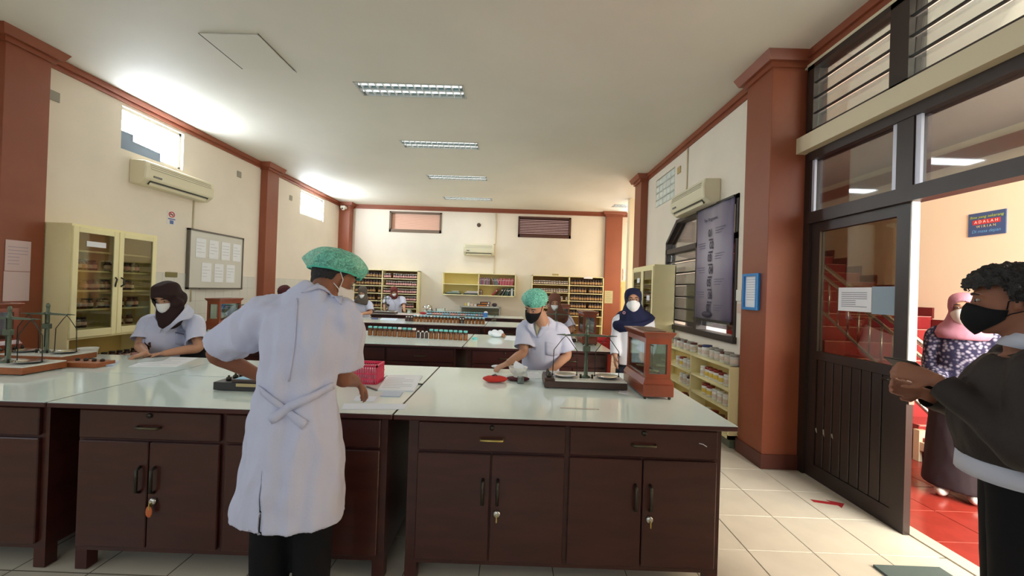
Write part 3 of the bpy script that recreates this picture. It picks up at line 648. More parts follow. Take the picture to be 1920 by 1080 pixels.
# ------------------------------------------------------------------ laboratory benches
ZT = .88
HND = mat('bronze_handle', (92, 84, 62), .35, metal=.6)
def bench_unit(label, x0, x1, y0, y1, bays, detail=True, group=None, brass=None):
    """dark cabinet under a bench: carcass, legs, per bay one drawer and two doors on the camera side"""
    r = thing('bench_cabinet', label, 'cabinet', ((x0+x1)/2, (y0+y1)/2, 0), 0, group)
    MB().box(x0, x1, y0+.02, y1, .10, .852).build('carcass', MAHOG, r)
    for xx in (x0, x1-.06):
        for yy in (y0+.02, y1-.06): MB().box(xx, xx+.06, yy, yy+.06, 0, .10).build('leg', MAHOGD, r)
    if not detail: return r
    for b, (a, c) in enumerate(bays):
        d = MB().box(a+.008, c-.008, y0, y0+.021, .69, .835).build('drawer', MAHOG, r, bevel=.004)
        mid = (a+c)/2
        h = MB(); h.tube([(mid-.06, y0, .755), (mid-.055, y0-.022, .755), (mid+.055, y0-.022, .755), (mid+.06, y0, .755)], .007, 8)
        h.build('handle', BRASS if brass == b else HND, d)
        MB().lathe([(.013, 0), (.013, .008), (.001, .009)], (mid, y0, .815), 12, M=Matrix.Rotation(math.pi/2, 3, 'X')).build('lock', DARKM, d)
        for s_, (da, dc) in enumerate(((a+.008, mid-.003), (mid+.003, c-.008))):
            dr = MB().box(da, dc, y0, y0+.021, .13, .675).build('door', MAHOG, r, bevel=.004)
            hx = dc-.035 if s_ == 0 else da+.035
            MB().tube([(hx, y0, .55), (hx, y0-.025, .54), (hx, y0-.025, .43), (hx, y0, .42)], .008, 8).build('handle', DARKM, dr)
            if s_ == 1:
                lk = MB().lathe([(.019, 0), (.019, .012), (.012, .018), (.001, .018)], (hx+.0, y0, .378), 14, M=Matrix.Rotation(math.pi/2, 3, 'X')).build('lock', STEEL, dr)
                MB().box(hx-.003, hx+.003, y0-.03, y0-.016, .345, .378).build('key', BRASS, dr)
    return r
def worktop(label, x0, x1, y0, y1, z=ZT):
    r = thing('worktop', label, 'worktop', ((x0+x1)/2, (y0+y1)/2, z))
    MB().box(x0, x1, y0, y1, z-.027, z-.0025).build('board', MAHOGD, r, bevel=.004)
    MB().box(x0+.003, x1-.003, y0+.003, y1-.003, z-.0025, z).build('laminate', LAMIN, r)
    return r
# near bench
worktop('white worktop at the right end of the nearest bench', -.588, 1.144, 2.09, 3.40)
worktop('white worktop of the nearest bench in front of the white coat man', -2.347, -.594, 2.09, 2.78)
worktop('white worktop strip behind the white coat man, rear half of nearest bench', -2.347, -.594, 2.784, 3.40)
worktop('white worktop at the left end of the nearest bench, camera side', -4.1, -2.353, 2.09, 2.78)
worktop('white worktop at the left end of the nearest bench, far side', -4.1, -2.353, 2.784, 3.44)
bench_unit('dark cabinet with two drawers and four doors, right end of nearest bench', -.523, 1.094, 2.14, 3.32, [(-.479, .296), (.303, 1.075)], brass=0)
cu = bench_unit('dark cabinet behind the legs of the white coat man', -2.241, -.633, 2.14, 3.32, [(-2.235, -1.487), (-1.475, -.66)])
bench_unit('dark cabinet at the left end of the nearest bench', -3.95, -2.40, 2.14, 3.36, [(-3.92, -3.2), (-3.19, -2.43)])
p = at(282, 958, Y=2.125); kt = MB().ellipsoid((p.x, 2.116, p.z), (.018, .006, .03)); tag(kt.build('key_tag', mat('orange_tag', (206, 110, 60), .5), origin=(p.x, 2.116, p.z)), 'orange key tag hanging from the left cabinet door lock', 'key tag')
p = at(1318, 833, Y=2.138); tag(MB().tube([(p.x-.02, 2.137, p.z+.004), (p.x, 2.137, p.z), (p.x+.02, 2.137, p.z-.012)], .002, 6).build('tape_scrap', PAPER, origin=(p.x, 2.137, p.z)), 'thin white scrap of tape on the right drawer front', 'tape')
# second bench
worktop('white worktop of the second bench, right part', -.555, 1.12, 4.62, 5.95)
worktop('white worktop of the second bench, left part with the front bottle row', -2.30, -.561, 4.62, 5.95)
worktop('white worktop of the second bench, far left end', -4.05, -2.306, 4.62, 5.95)
bench_unit('reddish bench cabinet behind the balance, second bench right', -.48, 1.07, 4.67, 5.9, [(-.46, .29), (.30, 1.05)])
bench_unit('bench cabinet under the front bottle row, second bench middle', -2.22, -.64, 4.67, 5.9, [(-2.2, -1.43), (-1.42, -.66)])
bench_unit('bench cabinet left of the white coat man, second bench', -3.95, -2.38, 4.67, 5.9, [(-3.93, -3.17), (-3.16, -2.4)])
# third bench
worktop('white worktop of the third bench, right part', -.505, 1.1, 7.28, 8.42)
worktop('white worktop of the third bench, left part with middle bottle row', -3.6, -.511, 7.28, 8.42)
bench_unit('dark bench cabinet of the third bench, right', -.44, 1.05, 7.33, 8.36, [(-.42, .3), (.31, 1.03)])
bench_unit('dark bench cabinet of the third bench, left', -3.5, -.58, 7.33, 8.36, [(-3.48, -2.52), (-2.51, -1.55), (-1.54, -.6)])
# fourth bench
worktop('white worktop of the rearmost bench, right part', -.455, .235, 9.55, 10.42)
worktop('white worktop of the rearmost bench, left part with far bottle row', -3.4, -.461, 9.55, 10.42)
bench_unit('dark bench cabinet of the rearmost bench, right', -.40, .2, 9.6, 10.36, [(-.38, .18)])
bench_unit('dark bench cabinet of the rearmost bench, left', -3.3, -.52, 9.6, 10.36, [(-3.28, -2.38), (-2.37, -1.45), (-1.44, -.54)])

# ------------------------------------------------------------------ bottles and jars (one mesh per kind, every bottle its own object)
AMBER = mat('amber_glass', (140, 80, 22), .12, noise_amt=.25, noise_scale=20, coat=.3)
AMBERM = mat('mid_amber_glass', (88, 48, 18), .12, coat=.3); AMBERD = mat('dark_amber_glass', (58, 30, 20), .12, coat=.3)
CAPD = mat('dark_cap', (36, 28, 28), .4); CAPT = mat('turquoise_cap', (120, 214, 208), .45); CAPW = mat('white_cap', (238, 238, 232), .45); CAPR = mat('red_brown_cap', (140, 40, 34), .45); CAPS = mat('sky_cap', (150, 204, 220), .45)
LBLW = mat('pale_label', (224, 206, 190), .7, noise_amt=.1, noise_scale=60); LBLP = mat('pink_label', (226, 172, 166), .7, noise_amt=.1, noise_scale=60); LBLB = mat('blue_label', (158, 190, 214), .7, noise_amt=.1, noise_scale=60); LBLC = mat('cream_label', (176, 140, 92), .7, noise_amt=.1, noise_scale=60)
JARW = mat('white_jar', (238, 236, 228), .35); LBLY = mat('yellow_label', (228, 196, 84), .6)
def bottle_mesh(name, r, h, body, cap, label=None, n=14, capr=.92, caph=.16, neck=.7, fill=None):
    prof = [(r*.9, 0), (r, .02*h), (r, .22*h), (r, .23*h), (r, .58*h), (r, .59*h), (r, .70*h), (r*neck, .80*h), (r*neck, (1-caph)*h), (r*capr, (1-caph)*h), (r*capr, h*.99), (r*capr*.9, h)]
    mis = [0, 0, 0, 2 if label else 0, 0, 0, 0, 0, 1, 1, 1, 1]
    if fill: label = fill; mis = [2, 2, 2, 2, 0, 0, 0, 0, 1, 1, 1, 1]
    me = MB().lathe(prof, (0, 0, 0), n, mis=mis).mesh(name)
    for m in (body, cap, label or body): me.materials.append(m)
    return me
def put(me, name, label, cat, loc, group, s=1, rz=0):
    o = bpy.data.objects.new(name, me); COL.objects.link(o); o.location = loc; o.rotation_euler = (0, 0, rz)
    if s != 1: o.scale = s if isinstance(s, tuple) else (s, s, s)
    return tag(o, label, cat, group)
JD = bottle_mesh('jar_dark', .047, .155, AMBERD, CAPD, LBLP, capr=.8); JD2 = bottle_mesh('jar_dark_pale', .047, .155, AMBERD, CAPD, LBLW, capr=.8)
BS1 = bottle_mesh('bottle_small', .030, .125, AMBERD, mat('grey_cap', (186, 178, 168), .5), LBLW, 10); BS2 = bottle_mesh('bottle_small_pink', .034, .13, AMBERD, mat('grey_cap', (186, 178, 168), .5), LBLP, 10)
BS3 = bottle_mesh('bottle_brown', .040, .15, AMBERD, CAPD, LBLC, 10); BS4 = bottle_mesh('vial_white_cap', .03, .095, AMBERD, CAPW, LBLW, 10)
BT = bottle_mesh('bottle_turquoise', .041, .150, AMBERM, CAPT, None, 18, .88, .19, .74, AMBER); BW = bottle_mesh('bottle_white', .041, .150, AMBERM, CAPW, None, 18, .88, .19, .74, AMBER)
BVS = bottle_mesh('vial_small', .026, .105, AMBERD, CAPW, None, 14, .6, .16, .5)
BSK = bottle_mesh('bottle_sky', .041, .150, AMBERM, CAPS, None, 14, .88, .19, .74, AMBER)
LB1 = bottle_mesh('bottle_bluelabel', .040, .13, AMBERD, CAPS, LBLB, 12, .85); LB2 = bottle_mesh('bottle_pinklabel', .040, .13, AMBERD, CAPS, LBLP, 12, .85); LB3 = bottle_mesh('bottle_greencap', .040, .13, mat('dark_green_glass', (24, 58, 52), .2), CAPT, LBLB, 12, .85)

# left glazed medicine cabinet
X0, X1 = -4.774, -4.40
mc = thing('medicine_cabinet', 'cream glazed medicine cabinet full of dark jars beside the leftmost pillar', 'cabinet', (-4.6, 4.5, 0))
bd = MB(); bd.box(X0, X1, 4.08, 4.10, .0, 2.02).box(X0, X1, 5.03, 5.05, 0, 2.02).box(X0, X1+.01, 4.075, 5.055, 2.02, 2.045).box(X0, X1, 4.1, 5.03, .0, .06).box(X0, X1, 4.1, 5.03, .88, .90).box(X0, X1, 4.555, 4.575, .92, 2.02)
bd.build('carcass', CREAM, mc)
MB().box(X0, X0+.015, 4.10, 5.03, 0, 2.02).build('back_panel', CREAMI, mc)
SHZ = [1.79, 1.585, 1.38, 1.185, .99]
SHELFZ = [.585]+SHZ
for z in [.585, .30]+SHZ: MB().box(X0+.015, X1-.03, 4.10, 5.03, z-.018, z).build('shelf', CREAM, mc)
for k, (ya, yb) in enumerate(((4.085, 4.562), (4.568, 5.045))):
    dm = MB(); t = .055
    for a in ((ya, ya+t, .90, 2.02), (yb-t, yb, .90, 2.02), (ya+t, yb-t, .90, .90+t*1.4), (ya+t, yb-t, 2.02-t, 2.02)): dm.box(X1, X1+.022, *a)
    d = dm.build('door', CREAM, mc, bevel=.003)
    MB().box(X1+.008, X1+.013, ya+t, yb-t, .90+t*1.4, 2.02-t).build('pane', GLASSD, d)
    hy = yb-.028 if k == 0 else ya+.028
    MB().tube([(X1+.022, hy, 1.52), (X1+.05, hy+(.012 if k else -.012), 1.50), (X1+.045, hy+(.02 if k else -.02), 1.45), (X1+.022, hy, 1.42)], .008, 8).build('handle', DARKM, d)
MB().box(X1+.012, X1+.016, 4.22, 4.42, 1.83, 1.885).build('label_strip', PAPER, mc)
rnd = random.Random(3)
def fill_x(z, y0, y1, pat, word, x=-4.47, mlist=(JD, JD2), rowlbl='', step=None, rows=1):
    n = len(pat); st_ = (y1-y0)/n; idx = 0
    for rr in range(rows):
        for k, ch in enumerate(pat):
            if ch == '.': continue
            o = put(mlist[(k+rr) % len(mlist)] if ch == 'j' else mlist[0], 'jar', '', 'jar', (x-rr*.11, y0+(k+.5)*st_, z), 'dark jars in the medicine cabinet', rnd.uniform(.68, .74), rnd.uniform(0, .6))
            idx += 1
            o['label'] = '%s dark jar from the left, %s, medicine cabinet' % (ORD[k], rowlbl)
fill_x(1.585, 4.14, 4.555, 'jjjjj..j'[:8], '', rowlbl='top jar shelf behind left door'); fill_x(1.585, 4.60, 5.02, 'j.jjj..', '', rowlbl='top jar shelf behind right door')
fill_x(1.38, 4.14, 4.555, 'j.jjjjj', '', rowlbl='second jar shelf behind left door'); fill_x(1.38, 4.60, 5.02, 'jjjj...', '', rowlbl='second jar shelf behind right door')
fill_x(1.185, 4.14, 4.555, 'jjjj.jj', '', rowlbl='third jar shelf behind left door'); fill_x(1.185, 4.60, 5.02, 'jj.jj..', '', rowlbl='third jar shelf behind right door')
fill_x(.99, 4.14, 4.555, 'jjj....', '', rowlbl='bottom jar shelf behind left door'); fill_x(.99, 4.60, 5.02, '.j.j...', '', rowlbl='bottom jar shelf behind right door')
fill_x(.585, 4.13, 5.02, 'jjjjjjjjjj', '', rowlbl='open shelf below the doors')

# rear racks against the back wall
def rack(label, x0, x1, mid, z0, z1, shelves, yb=YB-.005, depth=.30):
    r = thing('bottle_rack', label, 'shelf', ((x0+x1)/2, yb, 0))
    y0 = yb-depth
    fm = MB(); fm.box(x0, x0+.022, y0, yb, z0, z1).box(x1-.022, x1, y0, yb, z0, z1).box(x0, x1, y0, yb, z1-.022, z1).box(x0, x1, y0, yb, z0, z0+.022).box(mid-.012, mid+.012, y0, yb, z0, z1)
    fm.build('frame', CREAM, r)
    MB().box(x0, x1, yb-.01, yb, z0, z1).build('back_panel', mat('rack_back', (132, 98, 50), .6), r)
    for z in shelves:
        for a, b in ((x0+.022, mid-.012), (mid+.012, x1-.022)): MB().box(a, b, y0+.004, yb-.01, z-.02, z).build('shelf', CREAM, r)
    return r
def fill_rack(which, x0, x1, z, y, meshes, n, word, gaps=(), kind='bottle'):
    st_ = (x1-x0)/n
    for k in range(n):
        if k in gaps or rnd.random() < .03: continue
        put(meshes[rnd.randrange(len(meshes))] if len(meshes) > 1 else meshes[0], kind, '%s %s from the left on %s' % (ORD[k], word, which), 'bottle', (x0+(k+.5)*st_, y+rnd.uniform(-.008, .008), z), 'bottles on the rear racks', rnd.uniform(.95, 1.05))
RZ = [1.74, 1.54, 1.34, 1.14, .95, .72, .40]
rack('cream rack of dark bottles at the left of the back wall', -4.30, -2.58, -3.54, .05, 1.965, RZ)
for i, z in enumerate(RZ[:6]):
    fill_rack('shelf %s, left bay of left rear rack' % ORD[i], -4.26, -3.57, z, YB-.26, [BS3], 9, 'dark brown bottle')
    if i < 5: fill_rack('shelf %s, right bay of left rear rack' % ORD[i], -3.51, -2.62, z, YB-.26, [BS2], 14, 'pink-labelled bottle')
rack('cream rack of dark bottles at the right of the back wall', .455, 2.365, 1.455, .05, 1.955, [1.72, 1.51, 1.305, 1.10, .90, .66, .38])
for i, z in enumerate([1.72, 1.51, 1.305, 1.10, .90]):
    fill_rack('shelf %s, left bay of right rear rack' % ORD[i], .49, 1.43, z, YB-.26, [BS4], 14, 'white-capped vial')
    fill_rack('shelf %s, right bay of right rear rack' % ORD[i], 1.49, 2.33, z, YB-.26, [BS3], 12, 'cream-labelled brown bottle', (6,) if i in (1, 3) else ())
small_box('label_plate', 'small beige plate standing on top of the right rear rack', 'plate', 1.0, 1.17, YB-.2, YB-.18, 1.956, 2.01, mat('beige_plate', (190, 170, 120), .6))
small_box('label_plate', 'white label strip on the upper edge of the right rear rack', 'label', 1.83, 2.06, YB-.315, YB-.306, 1.90, 1.955, PAPER)

# wall bookshelf
bs = thing('wall_bookshelf', 'cream wall bookshelf with four compartments in the middle of the back wall', 'bookshelf', (-.95, YB, 1.35))
x0, x1, xm, y0, yb = -1.93, .02, -.965, YB-.30, YB-.005
fm = MB(); fm.box(x0, x0+.022, y0, yb, 1.35, 1.955).box(x1-.022, x1, y0, yb, 1.35, 1.955).box(x0, x1, y0, yb, 1.933, 1.955).box(x0, x1, y0, yb, 1.35, 1.372).box(xm-.011, xm+.011, y0, yb, 1.35, 1.955)
fm.build('frame', CREAM, bs); MB().box(x0, x1, yb-.01, yb, 1.35, 1.955).build('back_panel', mat('bookshelf_back', (230, 210, 134), .6), bs)
for a, b in ((x0+.022, xm-.011), (xm+.011, x1-.022)): MB().box(a, b, y0, yb-.01, 1.633, 1.652).build('shelf', CREAM, bs)
BCOL = [(176, 120, 140), (120, 118, 128), (150, 96, 116), (206, 132, 150), (92, 110, 96), (150, 60, 66), (120, 130, 120), (206, 120, 132), (186, 74, 88)]
x = xm+.02; k = 0
def book(label, x, z, w_, h, d, lean, col, group):
    o = thing('book', label, 'book', (x, y0+.04+d/2, z), 0, group)
    M = Matrix.Rotation(lean, 3, 'Y')
    b = MB().obox(M @ Vector((0, 0, h/2)), (w_, d, h), M)
    WM[o.name] = Matrix.Identity(4)
    b.build('cover', mat('book_%d_%d_%d' % col, col, .6), o)
    MB().obox(M @ Vector((0, -d/2-.0006, h*.72)), (w_*.7, .001, h*.12), M).build('spine_label', mat('spine_label', (226, 214, 206), .7), o)
    return o
for k in range(24):
    lean = 0 if k < 8 else (-.35 if k < 13 else .12)
    col = BCOL[k % 5] if k < 8 else (BCOL[(k*2) % 7] if k < 13 else BCOL[7+(k % 2)])
    book('%s book from the left in the upper right bookshelf compartment' % ORD[k], x+.016+(.0 if lean >= 0 else .05), 1.655, .026, .17+.02*((k*7) % 3)/2, .2, lean, col, 'books in the wall bookshelf'); x += .036 if k != 7 else .075
for k, (xx, w_, h, lean, col) in enumerate(((-.93, .03, .15, 0, (120, 90, 70)), (-.89, .03, .13, 0, (150, 130, 120)), (-.60, .04, .24, .75, (150, 44, 54)), (-.44, .045, .25, .65, (70, 66, 58)), (-.34, .03, .22, .5, (96, 100, 98)), (-.26, .03, .21, .4, (60, 90, 80)), (-.20, .035, .19, .25, (80, 92, 88)), (-.13, .05, .20, 0, (34, 58, 50)), (-.07, .05, .20, 0, (214, 214, 210)), (-.02, .035, .21, 0, (40, 62, 56)))):
    book('%s folder from the left in the lower right bookshelf compartment' % ORD[k], xx, 1.374, w_, h, .22, lean, col, 'folders in the wall bookshelf')
for k, (xx, z, w_, col, rzz) in enumerate(((-1.66, 1.373, .42, (44, 48, 44), .0), (-1.66, 1.391, .40, (60, 92, 70), .1), (-1.64, 1.409, .34, (190, 196, 190), -.1), (-1.62, 1.427, .26, (86, 130, 100), .15), (-1.58, 1.445, .18, (220, 220, 214), 0),
                                    (-1.18, 1.373, .40, (36, 60, 62), 0), (-1.17, 1.395, .38, (54, 66, 70), .05), (-1.15, 1.417, .36, (214, 214, 208), 0), (-1.14, 1.435, .33, (188, 160, 168), -.06), (-1.13, 1.453, .30, (226, 226, 220), .05))):
    o = MB().box(-w_/2, w_/2, -.11, .11, 0, .0165).build('folder', mat('folder_%d_%d_%d' % col, col, .6), bevel=.002); o.location = (xx, y0+.15, z); o.rotation_euler = (0, 0, rzz*.3)
    tag(o, '%s folder up in the %s pile, lower left bookshelf compartment' % (ORD[k % 5], 'left' if k < 5 else 'right'), 'folder', 'piled folders in the wall bookshelf')

# low grey glass cabinet under the bookshelf
lc = thing('glass_showcase', 'low grey glass showcase against the back wall under the bookshelf', 'cabinet', (-.9, 11, 0))
GRYM = mat('grey_case_metal', (176, 176, 168), .4)
fm = MB(); a0, a1 = -1.42, -.36; b0 = YB-.42
for xx in (a0, a1-.03):
    for yy in (b0, YB-.04): fm.box(xx, xx+.03, yy, yy+.03, 0, 1.06)
fm.box(a0, a1, b0, YB-.01, 1.04, 1.075).box(a0, a1, b0, YB-.01, .50, .52).box(a0, a1, YB-.02, YB-.01, 0, 1.05).box(a0, a1, b0, YB-.01, .74, .75); fm.build('frame', GRYM, lc)
MB().box(a0+.03, a1-.03, b0+.01, b0+.015, .52, 1.04).build('pane', GLASSD, lc)
for k, (xx, col, w_, h) in enumerate(((-1.28, (214, 190, 90), .05, .07), (-1.21, (236, 236, 232), .05, .09), (-1.12, (220, 190, 170), .07, .06), (-1.02, (232, 226, 216), .07, .05))):
    small_box('medicine_box', '%s small packet from the left on top of the glass showcase' % ORD[k], 'box', xx-w_/2, xx+w_/2, YB-.35, YB-.25, 1.0755, 1.0755+h, mat('packet_%d' % k, col, .6))
ORB = mat('orange_brown_box', (190, 120, 50), .6); BRB = mat('brown_box', (70, 44, 34), .6)
for k, (xa, xb, za, zb) in enumerate(((-.99, -.66, 1.076, 1.135), (-.90, -.64, 1.136, 1.195))):
    b = thing('carton', '%s brown and orange carton on the glass showcase' % ('lower' if k == 0 else 'upper'), 'box', ((xa+xb)/2, YB-.3, za))
    MB().box(xa, xb, YB-.38, YB-.2, za, zb).build('box', BRB, b); MB().box(xa+.03, xb-.06, YB-.384, YB-.38, za+.01, za+.035).build('orange_print', ORB, b); MB().box(xb-.05, xb-.015, YB-.384, YB-.38, za+.01, zb-.01).build('white_print', PAPER, b)
tag(MB().ellipsoid((-.52, YB-.28, 1.125), (.07, .06, .05)).build('cloth_bundle', mat('dark_violet_cloth', (70, 56, 66), .9), origin=(-.52, YB-.28, 1.076)), 'dark bundle at the right end of the glass showcase top', 'bundle')
for k in range(5):
    put(LB3, 'bottle', '%s dark green bottle inside the glass showcase' % ORD[k], 'bottle', (-.72+k*.065, YB-.33, .751), 'green bottles in the showcase', .8)

# tall cream cabinet on the right wall
rc = thing('tall_cabinet', 'tall cream glazed cabinet beside the dark window on the right wall', 'cabinet', (2.23, 6.8, 0))
X0, X1 = 2.075, 2.392; ya, yb = 6.2, 7.28
bd = MB(); bd.box(X0, X1, ya, ya+.02, 0, 1.98).box(X0, X1, yb-.02, yb, 0, 1.98).box(X0-.005, X1, ya-.005, yb+.005, 1.965, 1.985).box(X0, X1, ya, yb, 0, .06).box(X0, X1, ya, yb, .78, .80)
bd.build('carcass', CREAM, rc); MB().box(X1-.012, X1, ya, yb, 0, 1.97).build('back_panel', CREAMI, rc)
for z in (1.70, 1.47, 1.24, 1.02, .5, .28): MB().box(X0+.03, X1-.012, ya+.02, yb-.02, z-.018, z).build('shelf', CREAM, rc)
for k, (a, b) in enumerate(((ya+.003, 6.738), (6.742, yb-.003))):
    dm = MB(); t = .06
    for q in ((a, a+t, .06, 1.96), (b-t, b, .06, 1.96), (a+t, b-t, .06, .14), (a+t, b-t, 1.96-t, 1.96), (a+t, b-t, .76, .86)): dm.box(X0-.022, X0, *q)
    d = dm.build('door', CREAM, rc, bevel=.003); MB().box(X0-.013, X0-.009, a+t, b-t, .86, 1.90).build('pane', GLASSD, d); MB().box(X0-.015, X0-.007, a+t, b-t, .14, .76).build('panel', CREAM, d)
    hy = b-.03 if k == 0 else a+.03
    MB().tube([(X0-.022, hy, 1.46), (X0-.06, hy-.01, 1.43), (X0-.055, hy+.015, 1.36), (X0-.022, hy, 1.32)], .009, 8).build('handle', DARKM, d)
for k, (y, z) in enumerate(((6.95, 1.72), (6.42, 1.44))): MB().box(X0-.016, X0-.013, y-.07, y+.07, z, z+.08).build('label_card', PAPER, rc)
for i, z in enumerate((1.47, 1.24, 1.02)):
    for k in range(9):
        put(JD2 if i else LB2, 'jar', '%s jar from the near end, %s filled shelf of the tall cabinet' % (ORD[k], ORD[i]), 'jar', (2.14, 6.28+k*.112, z), 'jars in the tall cabinet', .9)

# low open shelf with white jars on the right wall
ls = thing('jar_shelf', 'low cream open shelf with white jars along the right wall', 'shelf', (2.3, 5.1, 0))
X0, X1 = 2.19, 2.39; ya, yb = 4.19, 6.15
fm = MB(); fm.box(X0, X1, ya, ya+.025, .10, .83).box(X0, X1, yb-.025, yb, .10, .83).box(X0-.004, X1, ya-.004, yb, .805, .83).box(X0, X1, ya, yb, .10, .14).box(X0, X1, 5.11, 5.135, .12, .82)
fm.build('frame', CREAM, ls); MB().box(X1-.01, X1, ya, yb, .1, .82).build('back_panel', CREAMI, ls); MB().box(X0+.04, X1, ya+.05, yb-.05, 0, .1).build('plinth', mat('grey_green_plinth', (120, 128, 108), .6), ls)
for z in (.595, .39): MB().box(X0, X1-.01, ya+.02, yb-.02, z-.02, z).build('shelf', CREAM, ls)
J1 = bottle_mesh('jar_white_red', .045, .125, JARW, CAPR, LBLY, 12, .95, .2, .9); J2 = bottle_mesh('jar_white', .043, .12, JARW, CAPW, LBLW, 12, .95, .2, .9); J3 = bottle_mesh('jar_blue', .055, .13, JARW, mat('navy_cap', (48, 60, 110), .4), LBLW, 12, .95, .18, .92); J4 = bottle_mesh('jar_grey_lid', .048, .125, mat('cloudy_jar', (206, 202, 190), .3), mat('grey_lid', (150, 148, 138), .4), LBLW, 12, .95, .2, .92); J5 = bottle_mesh('jar_brown', .045, .12, JARW, mat('brown_lid', (100, 52, 40), .4), LBLW, 12, .95, .2, .92)
def fill_shelf(z, items, rowlbl):
    for k, (y, me) in enumerate(items):
        put(me, 'jar', '%s jar from the door on %s of the low right shelf' % (ORD[k], rowlbl), 'jar', (X0+.075, y, z), 'white jars on the low right shelf', rnd.uniform(.95, 1.05), rnd.uniform(0, 3))
fill_shelf(.83, [(4.25, J4), (4.36, J4), (4.47, J5), (4.58, J4), (4.69, J4), (4.86, J3), (5.0, J5), (5.22, J5), (5.32, J4), (5.42, J5), (5.52, J4), (5.64, J5), (5.76, J4)], 'the top board')
fill_shelf(.595, [(4.27, J2), (4.37, J2), (4.48, J1), (4.59, J1), (4.70, J1), (4.80, J1), (4.92, J2), (5.2, J2), (5.30, J2), (5.42, J2), (5.53, J1), (5.66, J2)], 'the upper level')
fill_shelf(.39, [(4.27, J2), (4.38, J2), (4.50, J2), (4.62, J2), (4.74, J1), (4.86, J1), (5.18, J2), (5.29, J5), (5.40, J2), (5.52, J2)], 'the middle level')
fill_shelf(.14, [(4.34, J1), (4.50, J5), (4.64, J1), (4.80, J2), (5.2, J5), (5.34, J5), (5.46, J1)], 'the bottom level')
# red bin in the aisle
p = at(1138, 640, Y=6.7)
rb = thing('red_bin', 'red plastic bin behind the right end of the second bench', 'bin', (1.42, 6.7, 0))
MB().lathe([(.13, 0), (.15, .02), (.18, .72), (.19, .74), (.19, .78), (.17, .78), (.165, .70), (.13, .05), (.001, .05)], (1.42, 6.7, 0), 20).build('bucket', mat('red_plastic', (196, 30, 40), .35), rb)
MB().lathe([(.19, .765), (.195, .80), (.16, .84), (.05, .86), (.001, .86)], (1.42, 6.7, 0), 20).build('lid', mat('red_plastic', (196, 30, 40), .35), rb)
# ------------------------------------------------------------------ balances and their cases
MARB = mat('marble_top', (226, 226, 216), .3, noise_amt=.06, noise_scale=6); BWOOD = mat('dark_balance_wood', (70, 48, 38), .4, noise_amt=.25, noise_scale=8, stretch=(.3, 1, 1)); BWOODO = mat('orange_balance_wood', (150, 84, 44), .4, noise_amt=.2, noise_scale=8)
def make_balance(wood):
    r = thing('pan_balance', 'x', 'balance')
    MB().box(-.275, .275, -.135, .135, .006, .048).build('base', wood, r, bevel=.003)
    MB().box(-.205, .275, -.13, .13, .048, .056).build('marble_top', MARB, r, bevel=.002)
    for x in (-.25, .25):
        for y in (-.11, .11): MB().lathe([(.012, 0), (.012, .008)], (x, y, 0), 10).build('foot', BLACKM, r)
    wbk = MB().box(-.272, -.210, -.11, .11, .048, .066).build('weight_block', wood, r)
    for k in range(4): MB().lathe([(.016-.002*k, .066), (.016-.002*k, .082), (.008, .086), (.008, .094), (.001, .095)], (-.241, -.08+k*.048, 0), 12).build('weight', DARKM, wbk)
    MB().lathe([(.034, .056), (.034, .062), (.02, .068), (.014, .075), (.012, .34), (.016, .345), (.016, .36), (.010, .365), (.010, .40), (.013, .405), (.009, .425), (.001, .43)], (.02, 0, 0), 14).build('column', GREENM, r)
    MB().box(-.005, .045, -.02, .014, .235, .275).build('beam_stop', GREENM, r, bevel=.004)
    for x in (-.02, .06): MB().lathe([(.008, .056), (.006, .075), (.012, .078), (.001, .084)], (x, -.03, 0), 10).build('level_screw', DARKM, r)
    bm2 = MB(); bm2.prism([(-.15, .343), (-.11, .352), (.02, .360), (.15, .352), (.19, .343), (.15, .340), (.02, .340), (-.11, .340)], 'Y', -.005, .005); bm2.tube([(-.19, 0, .347), (-.13, 0, .348)], [.002, .006], 6); bm2.tube([(.17, 0, .348), (.23, 0, .347)], [.006, .002], 6)
    bm2.build('beam', GREENM, r)
    MB().tube([(.02, -.016, .35), (.02, -.016, .10)], .0022, 6).build('pointer', DARKM, r)
    for c in (-.126, .166):
        MB().tube([(c-.084, 0, .072), (c-.080, 0, .24), (c-.025, 0, .315), (c, 0, .34), (c+.025, 0, .315), (c+.080, 0, .24), (c+.084, 0, .072)], .0028, 6).build('stirrup', DARKM, r)
        for s_ in (-1, 1): MB().ellipsoid((c+s_*.084, 0, .070), (.006, .006, .006), n=8).build('hook_ball', BLACKM, r)
        MB().lathe([(.03, .057), (.06, .060), (.076, .070), (.079, .0715), (.079, .073), (.072, .071), (.055, .063), (.001, .061)], (c, 0, 0), 24).build('pan', STEEL, r)
    return r
bal = make_balance(BWOOD)
place(bal, False, (.495, 2.905, ZT), 0, 'pan balance with marble base on the nearest bench beside the wooden case')
balo = make_balance(BWOODO)
place(balo, False, (-3.37, 2.745, ZT), 0, 'nearer pan balance at the far left of the nearest bench', 'balances at the left end of the nearest bench')
place(balo, True, (-3.56, 3.14, ZT), 0, 'farther pan balance at the left end of the nearest bench, behind the other', 'balances at the left end of the nearest bench')
place(bal, True, (.54, 5.50, ZT), 0, 'pan balance in front of the brown headscarf woman on the second bench')
place(bal, True, (-3.35, 5.3, ZT), .3, 'pan balance beside the wooden case on the left of the second bench')
place(bal, True, (-3.05, 9.8, ZT), 0, 'pan balance on the rearmost bench before the maroon headscarf woman')
